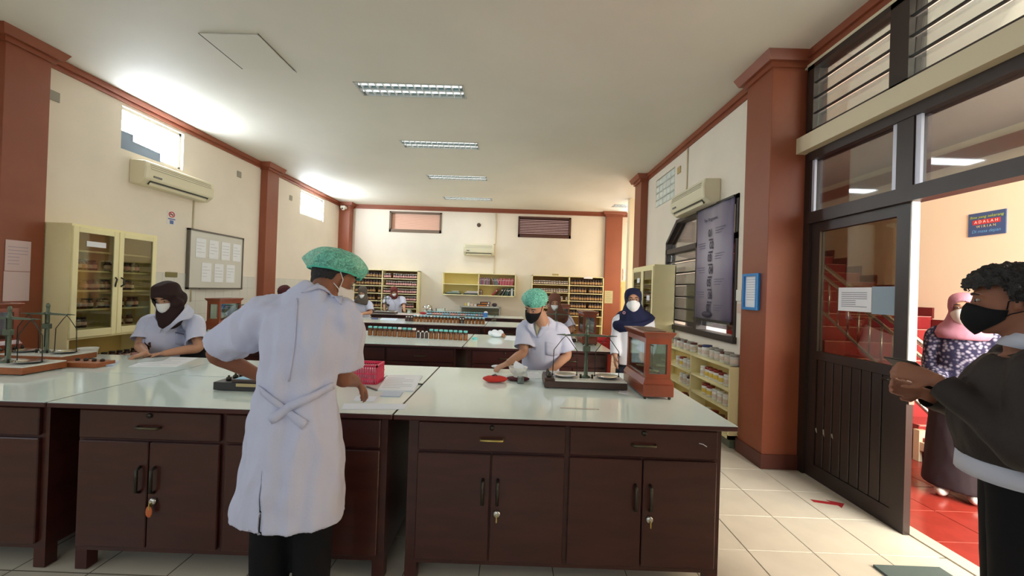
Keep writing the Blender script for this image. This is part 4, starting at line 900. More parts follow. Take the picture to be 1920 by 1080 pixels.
def make_case():
    r = thing('balance_case', 'x', 'balance case')
    W, D = .095, .23
    MB().box(-W, W, -D, D, .018, .095).build('plinth', CASEW, r, bevel=.004)
    for x in (-W+.02, W-.02):
        for y in (-D+.02, D-.02): MB().lathe([(.006, 0), (.01, .006), (.01, .018)], (x, y, 0), 8).build('foot', DARKM, r)
    MB().add([(-W, -D, .095), (W, -D, .095), (W, D, .095), (-W, D, .095), (-W+.014, -D+.016, .125), (W-.014, -D+.016, .125), (W-.014, D-.016, .125), (-W+.014, D-.016, .125)],
             [(0,3,2,1),(4,5,6,7),(0,1,5,4),(1,2,6,5),(2,3,7,6),(3,0,4,7)]).build('moulding', CASEW, r)
    a, b = W-.016, D-.02
    for sx in (-1, 1):
        for sy in (-1, 1): MB().box(min(sx*a, sx*(a-.024)), max(sx*a, sx*(a-.024)), min(sy*b, sy*(b-.03)), max(sy*b, sy*(b-.03)), .125, .375).build('post', CASEW, r)
    for sy in (-1, 1):
        y0_, y1_ = sorted((sy*b, sy*(b-.02)))
        MB().box(-a+.024, a-.024, y0_, y1_, .125, .155).build('rail', CASEW, r); MB().box(-a+.024, a-.024, y0_, y1_, .34, .375).build('rail', CASEW, r)
        MB().box(-a+.024, a-.024, sy*(b-.011), sy*(b-.011)+.004, .155, .34).build('pane', GLASS, r)
    for sx in (-1, 1):
        x0_, x1_ = sorted((sx*a, sx*(a-.018)))
        MB().box(x0_, x1_, -b+.03, b-.03, .125, .14).build('rail', CASEW, r); MB().box(x0_, x1_, -b+.03, b-.03, .345, .375).build('rail', CASEW, r)
        MB().box(sx*(a-.009)-.002, sx*(a-.009)+.002, -b+.03, b-.03, .14, .345).build('pane', GLASS, r)
    MB().add([(-a, -b, .375), (a, -b, .375), (a, b, .375), (-a, b, .375), (-a-.02, -b-.022, .405), (a+.02, -b-.022, .405), (a+.02, b+.022, .405), (-a-.02, b+.022, .405)],
             [(0,3,2,1),(4,5,6,7),(0,1,5,4),(1,2,6,5),(2,3,7,6),(3,0,4,7)]).build('cornice', CASEW, r)
    MB().box(-a-.022, a+.022, -b-.024, b+.024, .405, .415).build('top', CASEW, r, bevel=.003)
    MB().box(-a+.02, a-.02, -b+.04, b-.04, .4155, .418).build('top_panel', mat('dark_teak_panel', (78, 36, 26), .3), r)
    MB().tube([(0, 0, .125), (0, 0, .33)], .008, 8).build('inner_column', BRASS, r); MB().tube([(0, -.11, .318), (0, .11, .318)], .005, 8).build('inner_beam', DARKM, r)
    for y in (-.10, .10): MB().lathe([(.001, .15), (.04, .152), (.045, .158)], (0, y, 0), 16).build('inner_pan', BRASS, r); MB().tube([(0, y, .157), (0, y, .318)], .0015, 5).build('inner_wire', DARKM, r)
    return r
case = make_case()
place(case, False, (.905, 2.795, ZT), 0, 'polished wooden glass case at the right end of the nearest bench', 'wooden balance cases')
place(case, True, (.945, 5.36, ZT), 0, 'orange wooden glass case on the second bench beside the navy headscarf woman', 'wooden balance cases')
place(case, True, (-3.84, 5.5, ZT), 0, 'wooden glass case on the second bench between left woman and white coat man', 'wooden balance cases')
place(case, True, (-3.985, 3.05, ZT), 0, 'wooden glass case at the extreme left behind the two balances', 'wooden balance cases')
place(case, True, (.95, 7.9, ZT), 0, 'small wooden case on the third bench behind the brown headscarf woman', 'wooden balance cases')

# ------------------------------------------------------------------ bottle rows on the benches
xs = [288,340,388,437,485,534,585,632,680,727,770,813,853,900,948,998,1045,1095,1143,1192,1243]
for k, cx in enumerate(xs):
    small = k in (10, 11, 12); wc = k in (6, 9)
    f = k/20; Y = 5.40-.20*f; X = at(640+cx*.1875, 620, Y=Y).x
    put(BVS if small else (BW if wc else BT), 'vial' if small else 'bottle', '%s of the front bottle row from the left, %s' % (ORD[k], 'small dark vial with white cap' if small else ('amber bottle with white cap' if wc else 'amber bottle with turquoise cap')), 'bottle', (X, Y, ZT), 'front row of amber bottles on the second bench', (.70, .70, .80) if not small else .86)
xs = [650, 676, 702]+[730+33.5*i for i in range(14)]+[1190, 1218]+[1248+34.5*i for i in range(6)]
for k, cx in enumerate(xs):
    small = k in (0, 1, 2, 17, 18); wc = k in (4, 8)
    f = k/24; Y = 7.80-.10*f; X = at(640+cx*.1875, 605, Y=Y).x
    put(BVS if small else (BW if wc else BSK), 'vial' if small else 'bottle', '%s of the middle bottle row from the left, %s' % (ORD[k], 'small dark vial with white cap' if small else ('amber bottle with white cap' if wc else 'amber bottle with pale blue cap')), 'bottle', (X, Y, ZT), 'middle row of amber bottles on the third bench', (.66, .66, .82) if not small else .9)
xs = [866+25.8*i for i in range(22)]
for k, cx in enumerate(xs):
    me = (LB1, LB1, LB2, LB2, LB2, LB2, LB1, LB1, LB1, LB2, LB2, LB2, LB1, LB2, LB2, LB1, LB1, LB3, LB3, LB2, LB3, LB2)[k]
    X = at(640+cx*.1875, 590, Y=9.8).x
    put(me, 'bottle', '%s of the far bottle row from the left, %s' % (ORD[k], {LB1.name: 'blue label', LB2.name: 'pink label', LB3.name: 'green cap'}[me.name]), 'bottle', (X, 9.8, ZT), 'far row of labelled bottles on the rearmost bench', .74)
bx_ = at(910, 588, Y=9.75)
bb = thing('blue_box', 'blue box with tissue at the right end of the far bottle row', 'box', (bx_.x, 9.75, ZT))
MB().box(bx_.x-.05, bx_.x+.05, 9.7, 9.8, ZT, ZT+.10).build('box', mat('blue_card', (60, 120, 190), .5), bb); MB().ellipsoid((bx_.x+.01, 9.75, ZT+.105), (.045, .04, .03)).build('tissue', PAPER, bb)
# pots and cup on the rearmost bench
def pot(label, px, Y, r, h, lid):
    p = at(px, 580, Y=Y); o = thing('cooking_pot', label, 'pot', (p.x, Y, ZT))
    MB().lathe([(r*.85, 0), (r, .02), (r, h), (r*1.05, h+.006), (r*.97, h), (r*.95, .03), (.001, .02)], (p.x, Y, ZT), 24).build('bowl', STEEL, o)
    for s_ in (-1, 1): MB().tube([(p.x+s_*r, Y-.03, ZT+h*.8), (p.x+s_*(r+.03), Y-.02, ZT+h*.82), (p.x+s_*(r+.03), Y+.02, ZT+h*.82), (p.x+s_*r, Y+.03, ZT+h*.8)], .006, 6).build('handle', STEEL, o)
    if lid:
        M = Matrix.Rotation(.35, 3, 'Y')
        MB().lathe([(r*1.05, 0), (r*1.02, .03), (r*.6, .10), (.001, .12)], (p.x-.02, Y, ZT+h+.02), 24, M=M).build('lid', STEEL, o)
    return o
pot('steel pot with tilted lid on the rearmost bench', 803, 10.28, .115, .10, True); pot('wide steel pot behind the far bottle row', 826, 10.26, .12, .14, False)
p = at(767, 580, Y=10.0); cp = thing('steel_cup', 'small steel cup near the maroon headscarf woman', 'cup', (p.x, 10.0, ZT)); MB().lathe([(.035, 0), (.04, .005), (.042, .10), (.044, .10), (.038, .095), (.036, .01), (.001, .008)], (p.x, 10.0, ZT), 16).build('cup', STEEL, cp)
MB().tube([(p.x+.04, 10.0, ZT+.08), (p.x+.065, 10.0, ZT+.07), (p.x+.065, 10.0, ZT+.03), (p.x+.04, 10.0, ZT+.02)], .004, 6).build('handle', STEEL, cp)
p = at(793, 586, Y=10.05); tag(MB().ellipsoid((p.x, 10.05, ZT+.025), (.09, .06, .028)).build('red_cloth', mat('red_cloth', (170, 50, 56), .9, bump=.4, bump_scale=30), origin=(p.x, 10.05, ZT)), 'crumpled red cloth beside the steel pot', 'cloth')
tr = thing('metal_tray', 'dull metal tray of instruments on the rearmost bench', 'tray', (-3.0, 9.7, ZT))
p = at(722, 585, Y=9.68); MB().box(p.x-.27, p.x+.27, 9.60, 9.78, ZT+.001, ZT+.018).build('tray', mat('dull_metal', (110, 104, 98), .4, metal=.5), tr, bevel=.005)
p = at(760, 586, Y=9.75); q = MB().box(p.x-.2, p.x+.3, 9.66, 9.9, ZT+.0005, ZT+.002).build('paper_sheet', mat('pink_paper', (236, 206, 208), .8), origin=(p.x, 9.78, ZT)); tag(q, 'pinkish paper sheet on the rearmost bench right of the tray', 'paper')
# sheets of paper lying on benches: (label, photo corners at bench height, material, thickness, printed lines)
def sheet(label, corners, m=PAPER, th=.0015, lift=.0004, lines=0, name='paper_sheet', cat='paper'):
    P = [at(x, y, Z=ZT) for x, y in corners]; c = sum(P, Vector())/len(P)
    mb = MB().prism([(p.x, p.y) for p in P], 'Z', ZT+lift, ZT+lift+th); o = mb.build(name, m, origin=(c.x, c.y, ZT)); tag(o, label, cat)
    if lines:
        l = MB(); a, b, d = P[0], P[1], P[-1]; u = b-a; v = d-a
        for k in range(lines):
            s = .14+.74*k/lines; e = .9 if k % 3 else .6
            A = a+v*s+u*.08; B = a+v*s+u*e; w_ = v*.012
            l.add([(A-w_)[:2]+(ZT+lift+th+.0002,) if False else (A.x-w_.x, A.y-w_.y, ZT+lift+th+.0003), (B.x-w_.x, B.y-w_.y, ZT+lift+th+.0003), (B.x+w_.x, B.y+w_.y, ZT+lift+th+.0003), (A.x+w_.x, A.y+w_.y, ZT+lift+th+.0003)], [(0, 1, 2, 3)])
        l.build('print', mat('faint_ink', (196, 198, 206), .8), o)
    return o
sheet('stack of white paper sheets right of the white coat man', [(708, 733), (776, 735), (792, 706), (726, 705)], PAPER, .008, lines=7, cat='paper stack', name='paper_stack')
sheet('small grey note pad in front of the paper stack', [(713, 744), (749, 745), (756, 736), (720, 735)], mat('grey_pad', (196, 204, 220), .6), .006, name='note_pad', cat='note pad')
sheet('long wax paper strip at the front edge of the nearest bench', [(640, 768), (758, 768), (765, 758), (645, 757)], mat('wax_paper', (222, 228, 238), .5), lines=0)
wp = sheet('weighing paper with a dark green grain under the hand of the white coat man', [(662, 752), (700, 754), (709, 744), (668, 743)], mat('wax_paper', (222, 228, 238), .5))
p = at(682, 748.5, Z=ZT); tag(MB().ellipsoid((p.x, p.y, ZT+.005), (.014, .012, .005)).build('green_powder', mat('dark_green_powder', (36, 66, 48), .9), origin=(p.x, p.y, ZT)), 'little heap of dark green powder on the weighing paper', 'powder')
sheet('large white sheet under the forearms of the left woman', [(240, 688), (330, 688), (372, 671), (290, 669)], PAPER, lines=5)
sheet('grey printed leaflet under the hands of the left woman', [(254, 681), (304, 677), (322, 669), (280, 668)], mat('grey_leaflet', (190, 198, 196), .7), .003, .0022)
sheet('small grey pad near the balances on the left bench end', [(180, 687), (212, 687), (224, 679), (190, 677)], mat('grey_pad', (196, 204, 220), .6), .012, name='note_pad', cat='note pad')
sheet('white sheet behind the mortar before the hairnet student', [(990, 710), (1014, 710), (1009, 697), (988, 697)], PAPER, lines=4)
sheet('thin paper slip under the front edge of the nearest balance', [(1160, 737), (1178, 740), (1180, 730), (1162, 729)], PAPER)
sheet('white sheet beside the tissue packet on the second bench', [(945, 637), (972, 639), (975, 632), (950, 630)], PAPER)
sheet('white sheet on the third bench before the grey headscarf woman', [(712, 600), (742, 601), (746, 597), (716, 596)], PAPERB)
sheet('blue pen case on the third bench before the grey headscarf woman', [(696, 598.5), (709, 599), (709, 597), (697, 596.5)], mat('navy_plastic', (50, 54, 110), .5), .012, name='pen_case', cat='pen case')
# ruler, cutter blades, pen
def rod(name, label, cat, a, b, w_, th, m, z=ZT):
    A, B = at(*a, Z=z), at(*b, Z=z); d = (B-A); c = (A+B)/2; an = math.atan2(d.y, d.x)
    return tag(MB().obox((c.x, c.y, z+th/2+.0006), (d.length, w_, th), Matrix.Rotation(an, 3, 'Z')).build(name, m, origin=(c.x, c.y, z), bevel=.0008), label, cat)
rod('ruler', 'thin ruler lying near the front edge of the nearest bench', 'ruler', (1050, 765), (1123, 768), .016, .003, mat('clear_ruler', (206, 196, 186), .3))
rod('spatula', 'dark spatula leaning between pink basket and paper stack', 'spatula', (700, 721), (727, 706), .012, .008, mat('dull_metal', (110, 104, 98), .4, metal=.5))
rod('spatula', 'grey spatula under the right hand of the white coat man', 'spatula', (688, 726), (708, 733), .014, .006, mat('dull_metal', (110, 104, 98), .4, metal=.5))
rod('pen', 'dark pen poking out from under the paper stack', 'pen', (780, 720.5), (793, 721.5), .008, .007, BLACKM)
# pink basket
bk = thing('pink_basket', 'pink plastic basket beside the right hand of the white coat man', 'basket', (-.975, 2.78, ZT))
PNK = mat('pink_plastic', (226, 50, 92), .35)
x0, x1, y0, y1, z0, z1 = -1.075, -.875, 2.70, 2.86, ZT+.001, ZT+.128
MB().box(x0+.012, x1-.012, y0+.012, y1-.012, z0, z0+.005).build('bottom', PNK, bk)
rm = MB(); rm.box(x0, x1, y0, y0+.008, z1-.016, z1).box(x0, x1, y1-.008, y1, z1-.016, z1).box(x0, x0+.008, y0, y1, z1-.016, z1).box(x1-.008, x1, y0, y1, z1-.016, z1); rm.build('rim', PNK, bk)
for sy, yy in ((0, y0), (1, y1-.004)):
    for k in range(13): MB().box(x0+.006+k*.0152, x0+.013+k*.0152, yy, yy+.004, z0, z1-.01).build('slat', PNK, bk)
for sx, xx in ((0, x0), (1, x1-.004)):
    for k in range(10): MB().box(xx, xx+.004, y0+.006+k*.0152, y0+.013+k*.0152, z0, z1-.01).build('slat', PNK, bk)
bands = MB()
for z in (z0+.03, z0+.065): bands.box(x0+.001, x1-.001, y0+.001, y0+.004, z, z+.007).box(x0+.001, x0+.004, y0, y1, z, z+.007).box(x1-.004, x1-.001, y0, y1, z, z+.007).box(x0, x1, y1-.004, y1-.001, z, z+.007)
bands.build('band', PNK, bk)
tag(MB().box(x0+.03, x1-.03, y0+.03, y1-.03, z0+.006, z0+.10).build('paper_bundle', PAPER, origin=(-.975, 2.78, z0+.006)), 'white paper bundle standing in the pink basket', 'paper')
# weighing stand with light blue cloth left of the man
ws_ = thing('weight_box', 'black wooden balance base with pale blue sheet left of the white coat man', 'balance base', (-1.48, 2.56, ZT))
MB().box(-1.745, -1.20, 2.425, 2.69, ZT+.004, ZT+.05).build('base', mat('black_wood', (46, 42, 40), .4), ws_, bevel=.003)
MB().box(-1.64, -1.20, 2.43, 2.685, ZT+.05, ZT+.066).build('drawer', BWOOD, ws_, bevel=.002); MB().box(-1.61, -1.49, 2.424, 2.428, ZT+.028, ZT+.046).build('brass_label', mat('beige_plate', (190, 170, 120), .6), ws_)
MB().box(-1.63, -1.20, 2.45, 2.68, ZT+.066, ZT+.069).build('blue_sheet', mat('pale_blue_sheet', (160, 206, 230), .7), ws_)
for k in range(3): MB().lathe([(.014, .05), (.014, .068), (.006, .072), (.006, .08), (.001, .081)], (-1.69, 2.48+k*.06, ZT), 10).build('weight', DARKM, ws_)
# red pouch with clip, mortar on dark red cloth, beaker
p = at(928, 716, Z=ZT); rp = thing('red_pouch', 'red cloth pouch with a metal clip in front of the hairnet student', 'pouch', (p.x, p.y, ZT))
mb = MB(); mb.ellipsoid((p.x, p.y, ZT+.022), (.088, .055, .022), n=20)
mb.v = [(x, y, z+.006*noise.noise(Vector((x*40, y*40, z*40)))) for x, y, z in mb.v]; mb.build('cloth', mat('red_pouch_cloth', (206, 56, 44), .85, bump=.3, bump_scale=40), rp)
MB().tube([(p.x-.02, p.y-.01, ZT+.044), (p.x+.0, p.y-.005, ZT+.052), (p.x+.012, p.y-.012, ZT+.046)], .006, 6).build('clip', mat('dull_metal', (110, 104, 98), .4, metal=.5), rp)
p = at(971, 714, Z=ZT); 
dc = MB().ellipsoid((p.x, p.y+.02, ZT+.013), (.085, .06, .013), n=18); tag(dc.build('folded_cloth', mat('dark_red_cloth', (92, 34, 40), .9, bump=.3, bump_scale=40), origin=(p.x, p.y, ZT)), 'dark red folded cloth under the mortar', 'cloth')
mo = thing('mortar', 'white porcelain mortar bowl holding a folded paper', 'mortar', (p.x, p.y, ZT+.026)); z0 = ZT+.026
MB().lathe([(.032, 0), (.034, .006), (.030, .012), (.05, .03), (.064, .052), (.067, .068), (.069, .072), (.065, .072), (.060, .06), (.045, .03), (.001, .018)], (p.x, p.y+.01, z0), 40).build('bowl', mat('porcelain', (232, 230, 220), .25), mo)
for s_ in (-.3, .6): MB().lathe([(.006, 0), (.008, .001), (.006, .002)], (p.x+.066*math.sin(s_), p.y+.01-.062*math.cos(s_), z0+.05), 10, M=Matrix.Rotation(math.pi/2, 3, 'X')).build('mark', mat('faint_ink', (196, 198, 206), .8), mo)
tag(MB().prism([(p.x-.028, z0+.045), (p.x+.04, z0+.05), (p.x+.036, z0+.085), (p.x-.02, z0+.115), (p.x-.035, z0+.09)], 'Y', p.y, p.y+.012).build('folded_paper', PAPER, origin=(p.x, p.y, z0+.05)), 'folded white paper standing in the mortar', 'paper')
p = at(976, 719, Z=ZT); be = MB().lathe([(.022, 0), (.023, .002), (.023, .045), (.025, .047), (.023, .047), (.0215, .004), (.001, .003)], (p.x, p.y, ZT), 18); tag(be.build('beaker', mat_glass('beaker_glass', (225, 232, 232), .18), origin=(p.x, p.y, ZT)), 'small clear glass beaker in front of the mortar', 'beaker')
# cloth held by hairnet student
p = at(929, 692, Z=ZT)
# tissue packet and cap on second bench
p = at(930, 632, Z=ZT); tp = thing('tissue_packet', 'crumpled white tissue packet on the second bench left of the hairnet student', 'tissue', (p.x, p.y, ZT))
mb = MB(); mb.ellipsoid((p.x, p.y, ZT+.045), (.11, .07, .045), n=24); mb.v = [(x, y, z if z < ZT+.02 else z+.05*noise.noise(Vector((x*16, y*16, z*16)))) for x, y, z in mb.v]; mb.build('tissue', PAPER, tp)
MB().ellipsoid((p.x+.10, p.y-.03, ZT+.03), (.03, .03, .03), n=10).build('brown_corner', mat('kraft', (176, 124, 92), .8), tp)
p = at(890, 636, Z=ZT); tag(MB().lathe([(.03, 0), (.034, .004), (.034, .02), (.03, .024), (.001, .024)], (p.x, p.y, ZT), 18).build('mint_dish', CAPT, origin=(p.x, p.y, ZT)), 'small mint green dish lying alone on the second bench', 'dish')
# white bowl, blue knob at left balances
p = at(93, 664, Z=ZT); tag(MB().lathe([(.04, 0), (.055, .01), (.066, .06), (.069, .068), (.065, .066), (.052, .014), (.001, .01)], (-3.42, 3.33, ZT), 24).build('white_bowl', mat('porcelain', (232, 230, 220), .25), origin=(-3.42, 3.33, ZT)), 'white porcelain bowl behind the left balances', 'bowl')
kb_ = thing('wood_rack', 'low wooden weight rack beside the left balances', 'rack', (-3.1, 3.0, ZT))
MB().box(-3.16, -2.92, 2.90, 3.05, ZT+.001, ZT+.035).build('rack', BWOODO, kb_, bevel=.003)
for k in range(4): MB().lathe([(.013, .035), (.013, .05), (.001, .055)], (-3.13+k*.06, 2.98, ZT), 10).build('weight', DARKM, kb_)
# ------------------------------------------------------------------ people
V = Vector
from mathutils.bvhtree import BVHTree
SKIN = mat('skin_warm', (194, 146, 118), .55, noise_amt=.05, noise_scale=12, spec=.3); SKIN_D = mat('skin_brown', (146, 98, 76), .55, noise_amt=.05, noise_scale=12, spec=.3)
COAT = mat('white_coat_cotton', (208, 211, 232), .85, bump=.15, bump_scale=120, spec=.2)
BLK = mat('black_trouser_cloth', (22, 22, 24), .85, spec=.2); SHOE = mat('black_shoe', (20, 20, 20), .4)
MASKW = mat('white_face_mask', (238, 238, 236), .8, spec=.2); MASKB = mat('black_face_mask', (24, 24, 26), .85, spec=.2)
EYEW = mat('eye_white', (176, 166, 156), .3); EYED = mat('dark_iris', (24, 16, 12), .2); BROW = mat('dark_brow', (34, 26, 22), .8)
HAIR = mat('black_hair', (24, 20, 18), .6, noise_amt=.4, noise_scale=60, bump=.8, bump_scale=90)
def mat_net():
    m = mat('teal_hairnet', (138, 226, 202), .75, spec=.2); n = m.node_tree; b = n.nodes['Principled BSDF']
    tc = n.nodes.new('ShaderNodeTexCoord'); v = n.nodes.new('ShaderNodeTexNoise'); v.inputs['Scale'].default_value = 34; v.inputs['Detail'].default_value = 6; v.inputs['Distortion'].default_value = 3.5
    r = n.nodes.new('ShaderNodeValToRGB'); r.color_ramp.elements[0].position = .42; r.color_ramp.elements[1].position = .6; r.color_ramp.elements[0].color = (.46, .46, .46, 1); r.color_ramp.elements[1].color = (.93, .93, .93, 1)
    n.links.new(tc.outputs['Object'], v.inputs['Vector']); n.links.new(v.outputs['Fac'], r.inputs[0]); n.links.new(r.outputs[0], b.inputs['Alpha'])
    return m
NET = mat_net()
def remesh(mb, voxel, smooth=3, name='body'):
    me = mb.mesh('raw'); ob = bpy.data.objects.new('raw', me); COL.objects.link(ob)
    md = ob.modifiers.new('r', 'REMESH'); md.mode = 'VOXEL'; md.voxel_size = voxel
    dg = bpy.context.evaluated_depsgraph_get(); out = bpy.data.meshes.new_from_object(ob.evaluated_get(dg)); out.name = name
    bpy.data.objects.remove(ob); bpy.data.meshes.remove(me)
    bm = bmesh.new(); bm.from_mesh(out)
    for _ in range(smooth): bmesh.ops.smooth_vert(bm, verts=bm.verts, factor=.5, use_axis_x=True, use_axis_y=True, use_axis_z=True)
    for f in bm.faces: f.smooth = True
    bm.to_mesh(out); bm.free(); return out
def edit(me, fn):
    bm = bmesh.new(); bm.from_mesh(me); bm.normal_update(); fn(bm); bm.to_mesh(me); bm.free()
def folds(me, amp, fx=11, fz=2.5, seed=0):
    def fn(bm):
        for v in bm.verts:
            c = v.co; q = .4-1.3*abs(noise.noise(Vector((c.x*fx*.8+seed, c.y*fx*.8, c.z*fz+.35*c.x))))+.4*noise.noise(Vector((c.x*22+seed, c.y*22, c.z*11)))
            v.co = c + v.normal*(amp*q)
    edit(me, fn)
def open_ends(me, cuts):
    """open sleeves and hems: remove the caps at (point, direction, radius)"""
    def fn(bm):
        dead = [f for f in bm.faces if any((f.calc_center_median()-p).dot(d) > -.012 and f.normal.dot(d) > .55 and (f.calc_center_median()-p).length < r for p, d, r in cuts)]
        bmesh.ops.delete(bm, geom=dead, context='FACES')
        for v in bm.verts:                                  # even out the cut edge
            if v.is_boundary:
                for p, d, r in cuts:
                    if (v.co-p).length < r and abs((v.co-p).dot(d)) < .03: v.co -= d*((v.co-p).dot(d)+.004); break
    edit(me, fn)
def shell(me, th=.003):
    def fn(bm):
        bm.verts.index_update(); old = list(bm.verts); of = list(bm.faces); be = [e for e in bm.edges if len(e.link_faces) == 1]
        new = [bm.verts.new(v.co-v.normal*abs(th)) for v in old]
        for f in of:
            try: bm.faces.new([new[v.index] for v in reversed(f.verts)]).smooth = True
            except ValueError: pass
        for e in be:
            a, b = e.verts
            try: bm.faces.new([b, a, new[a.index], new[b.index]])
            except ValueError: pass
    edit(me, fn)
def to_world_part(me, parent):
    inv = WM[parent.name].inverted(); me.transform(inv)
def crom(vals, n):
    """Catmull-Rom through tuples/Vectors, n steps per span"""
    out = []; m = len(vals)
    def g(i): return vals[max(0, min(m-1, i))]
    for i in range(m-1):
        for k in range(n):
            t = k/n; a, b, c, d = g(i-1), g(i), g(i+1), g(i+2)
            out.append(tuple(.5*((2*b[j])+(-a[j]+c[j])*t+(2*a[j]-5*b[j]+4*c[j]-d[j])*t*t+(-a[j]+3*b[j]-3*c[j]+d[j])*t**3) for j in range(len(b))))
    out.append(tuple(vals[-1])); return out
def limb(mb, pts, rs, n=14, sub=4, flat=1.0, side=None):
    v = crom([tuple(p)+(r,) for p, r in zip(pts, rs)], sub); mb.tube([q[:3] for q in v], [q[3] for q in v], n, flat=flat, side=side)
# head profile rings: height, half width, back, front (metres, head centre = 0)
HR = [(-.118, .018, .035, .078), (-.108, .038, .005, .090), (-.085, .053, -.04, .095), (-.05, .063, -.068, .094), (-.01, .070, -.086, .090), (.025, .074, -.095, .094), (.055, .074, -.095, .090), (.082, .066, -.084, .074), (.103, .048, -.06, .048), (.115, .02, -.03, .014)]
def hring(u):
    u = max(-.118, min(.115, u))
    for a, b in zip(HR, HR[1:]):
        if a[0] <= u <= b[0]:
            t = (u-a[0])/(b[0]-a[0]); return tuple(a[i]+(b[i]-a[i])*t for i in range(1, 4))
def hpt(u, th, d=0):
    w_, yb, yf = hring(u); yc = (yb+yf)/2; ry = (yf-yb)/2
    return Vector(((w_+d)*math.sin(th), yc+(ry+d)*math.cos(th), u))
class Head:
    def __init__(s, c, f, u=(0, 0, 1), k=1.0):
        f = Vector(f).normalized(); u = Vector(u); u = (u-f*u.dot(f)).normalized(); r = f.cross(u)
        s.c = Vector(c); s.k = k; s.M = Matrix((r, f, u)).transposed()
    def w(s, p): return s.c + s.M @ (Vector(p)*s.k)
    def l(s, p): return (s.M.transposed() @ (Vector(p)-s.c))/s.k
def add_head(mb, H):
    n = 20; vs = []; off = []
    rows = []
    for h in HR: rows.append([H.w(hpt(h[0], 2*math.pi*k/n)) for k in range(n)])
    vs = [p for r in rows for p in r]; fs = []
    for i in range(len(rows)-1):
        for k in range(n): fs.append((i*n+k, i*n+(k+1) % n, (i+1)*n+(k+1) % n, (i+1)*n+k))
    fs += [tuple(reversed(range(n))), tuple((len(rows)-1)*n+k for k in range(n))]
    mb.add(vs, fs, 0, True)
    mb.tube([H.w((0, .088, .03)), H.w((0, .097, 0)), H.w((0, .105, -.024)), H.w((0, .092, -.034))], [.007*H.k, .009*H.k, .012*H.k, .009*H.k], 10)
    for s_ in (-1, 1): mb.ellipsoid(H.w((s_*.074, -.012, -.004)), (.011*H.k, .019*H.k, .031*H.k), H.M, 10)
    mb.tube([H.w((-.028, .088, -.062)), H.w((0, .098, -.060)), H.w((.028, .088, -.062))], [.006*H.k, .009*H.k, .006*H.k], 8)   # lips
    for s_ in (-1, 1): mb.tube([H.w((s_*.012, .088, .034)), H.w((s_*.032, .088, .038)), H.w((s_*.055, .070, .030))], .008*H.k, 8)  # brow ridge
def add_hand(mb, wr, d, nrm, thumb, curl=.5, k=1.0, spread=.2):
    d = Vector(d).normalized(); nrm = Vector(nrm); nrm = (nrm-d*nrm.dot(d)).normalized(); t = d.cross(nrm)*thumb
    wr = Vector(wr)
    mb.tube([wr-d*.02*k, wr+d*.01*k, wr+d*.04*k, wr+d*.075*k, wr+d*.09*k], [.024*k, .029*k, .038*k, .041*k, .036*k], 12, flat=[.8, .62, .42, .36, .34], side=t)
    for i, (o, ln) in enumerate(((.030, .068), (.010, .076), (-.010, .070), (-.029, .056))):
        p = wr+d*.082*k+t*o*k; dr = (d+t*(o*spread*6)).normalized(); pts = [p-dr*.012*k, p]; a = 0
        for sg, f_ in ((.46, .55), (.31, 1.0), (.23, .8)):
            a += curl*f_; dd = dr*math.cos(a)+nrm*math.sin(a); pts.append(pts[-1]+dd*ln*sg*k)
        mb.tube(pts, [.009*k, .0095*k, .0088*k, .008*k, .0062*k], 8)
    q = wr+d*.022*k+t*.026*k; a1 = (d*.62+t*.66+nrm*.35).normalized(); a2 = (d*.85+t*.2+nrm*.45).normalized()
    mb.tube([q-a1*.012*k, q+a1*.03*k, q+a1*.03*k+a2*.030*k, q+a1*.03*k+a2*.052*k], [.013*k, .0115*k, .0098*k, .007*k], 8)
def add_mask(H, m, parent, full=False):
    nu, nt = 9, 19; rows = []
    for i in range(nu):
        t = i/(nu-1); row = []
        for j in range(nt):
            th = math.radians(-86+172*j/(nt-1)); c = max(0, math.cos(th))
            top = -.026+.030*c**3-.004*(1-c); bot = -.122*c**.6-.05*(1-c**.6); u = bot+(top-bot)*t
            d = .007+.014*c*math.sin(math.pi*min(1, max(0, .12+.8*t)))+.021*c**7*min(1, .25+1.5*t)*(1 if t < .9 else .55)
            row.append(hpt(max(u, -.112), th, d)+Vector((0, 0, u-max(u, -.112))))
        rows.append(row)
    vs = [H.w(p) for r in rows for p in r]; fs = [(i*nt+j, i*nt+j+1, (i+1)*nt+j+1, (i+1)*nt+j) for i in range(nu-1) for j in range(nt-1)]
    mb = MB().add(vs, fs, 0, True); me = mb.mesh('face_mask'); shell(me, .002); 
    for p in me.polygons: p.use_smooth = True
    to_world_part(me, parent); o = wrap(me, 'face_mask', m, parent)
    if full:
        for s_ in (-1, 1):
            for ua, ub in ((-.028, .028), (-.055, -.035)):
                MB().tube([H.w(hpt(ua, s_*1.45, .006)), H.w((s_*.078, .012, (ua+ub)/2)), H.w((s_*.082, -.022, ub))], .0022, 6).build('ear_loop', m, o)
    return o
def add_eyes(H, parent):
    for s_ in (-1, 1):
        e = MB().ellipsoid(H.w((s_*.031, .084, .012)), (.0115*H.k, .0075*H.k, .0058*H.k), H.M, 10).build('eye', EYEW, parent)
        MB().ellipsoid(H.w((s_*.031, .0905, .011)), (.006*H.k, .004*H.k, .006*H.k), H.M, 8).build('iris', EYED, e)
        MB().tube([H.w((s_*.014, .096, .033)), H.w((s_*.032, .096, .038)), H.w((s_*.052, .079, .031))], [.003, .004, .002], 6).build('eyebrow', BROW, parent)
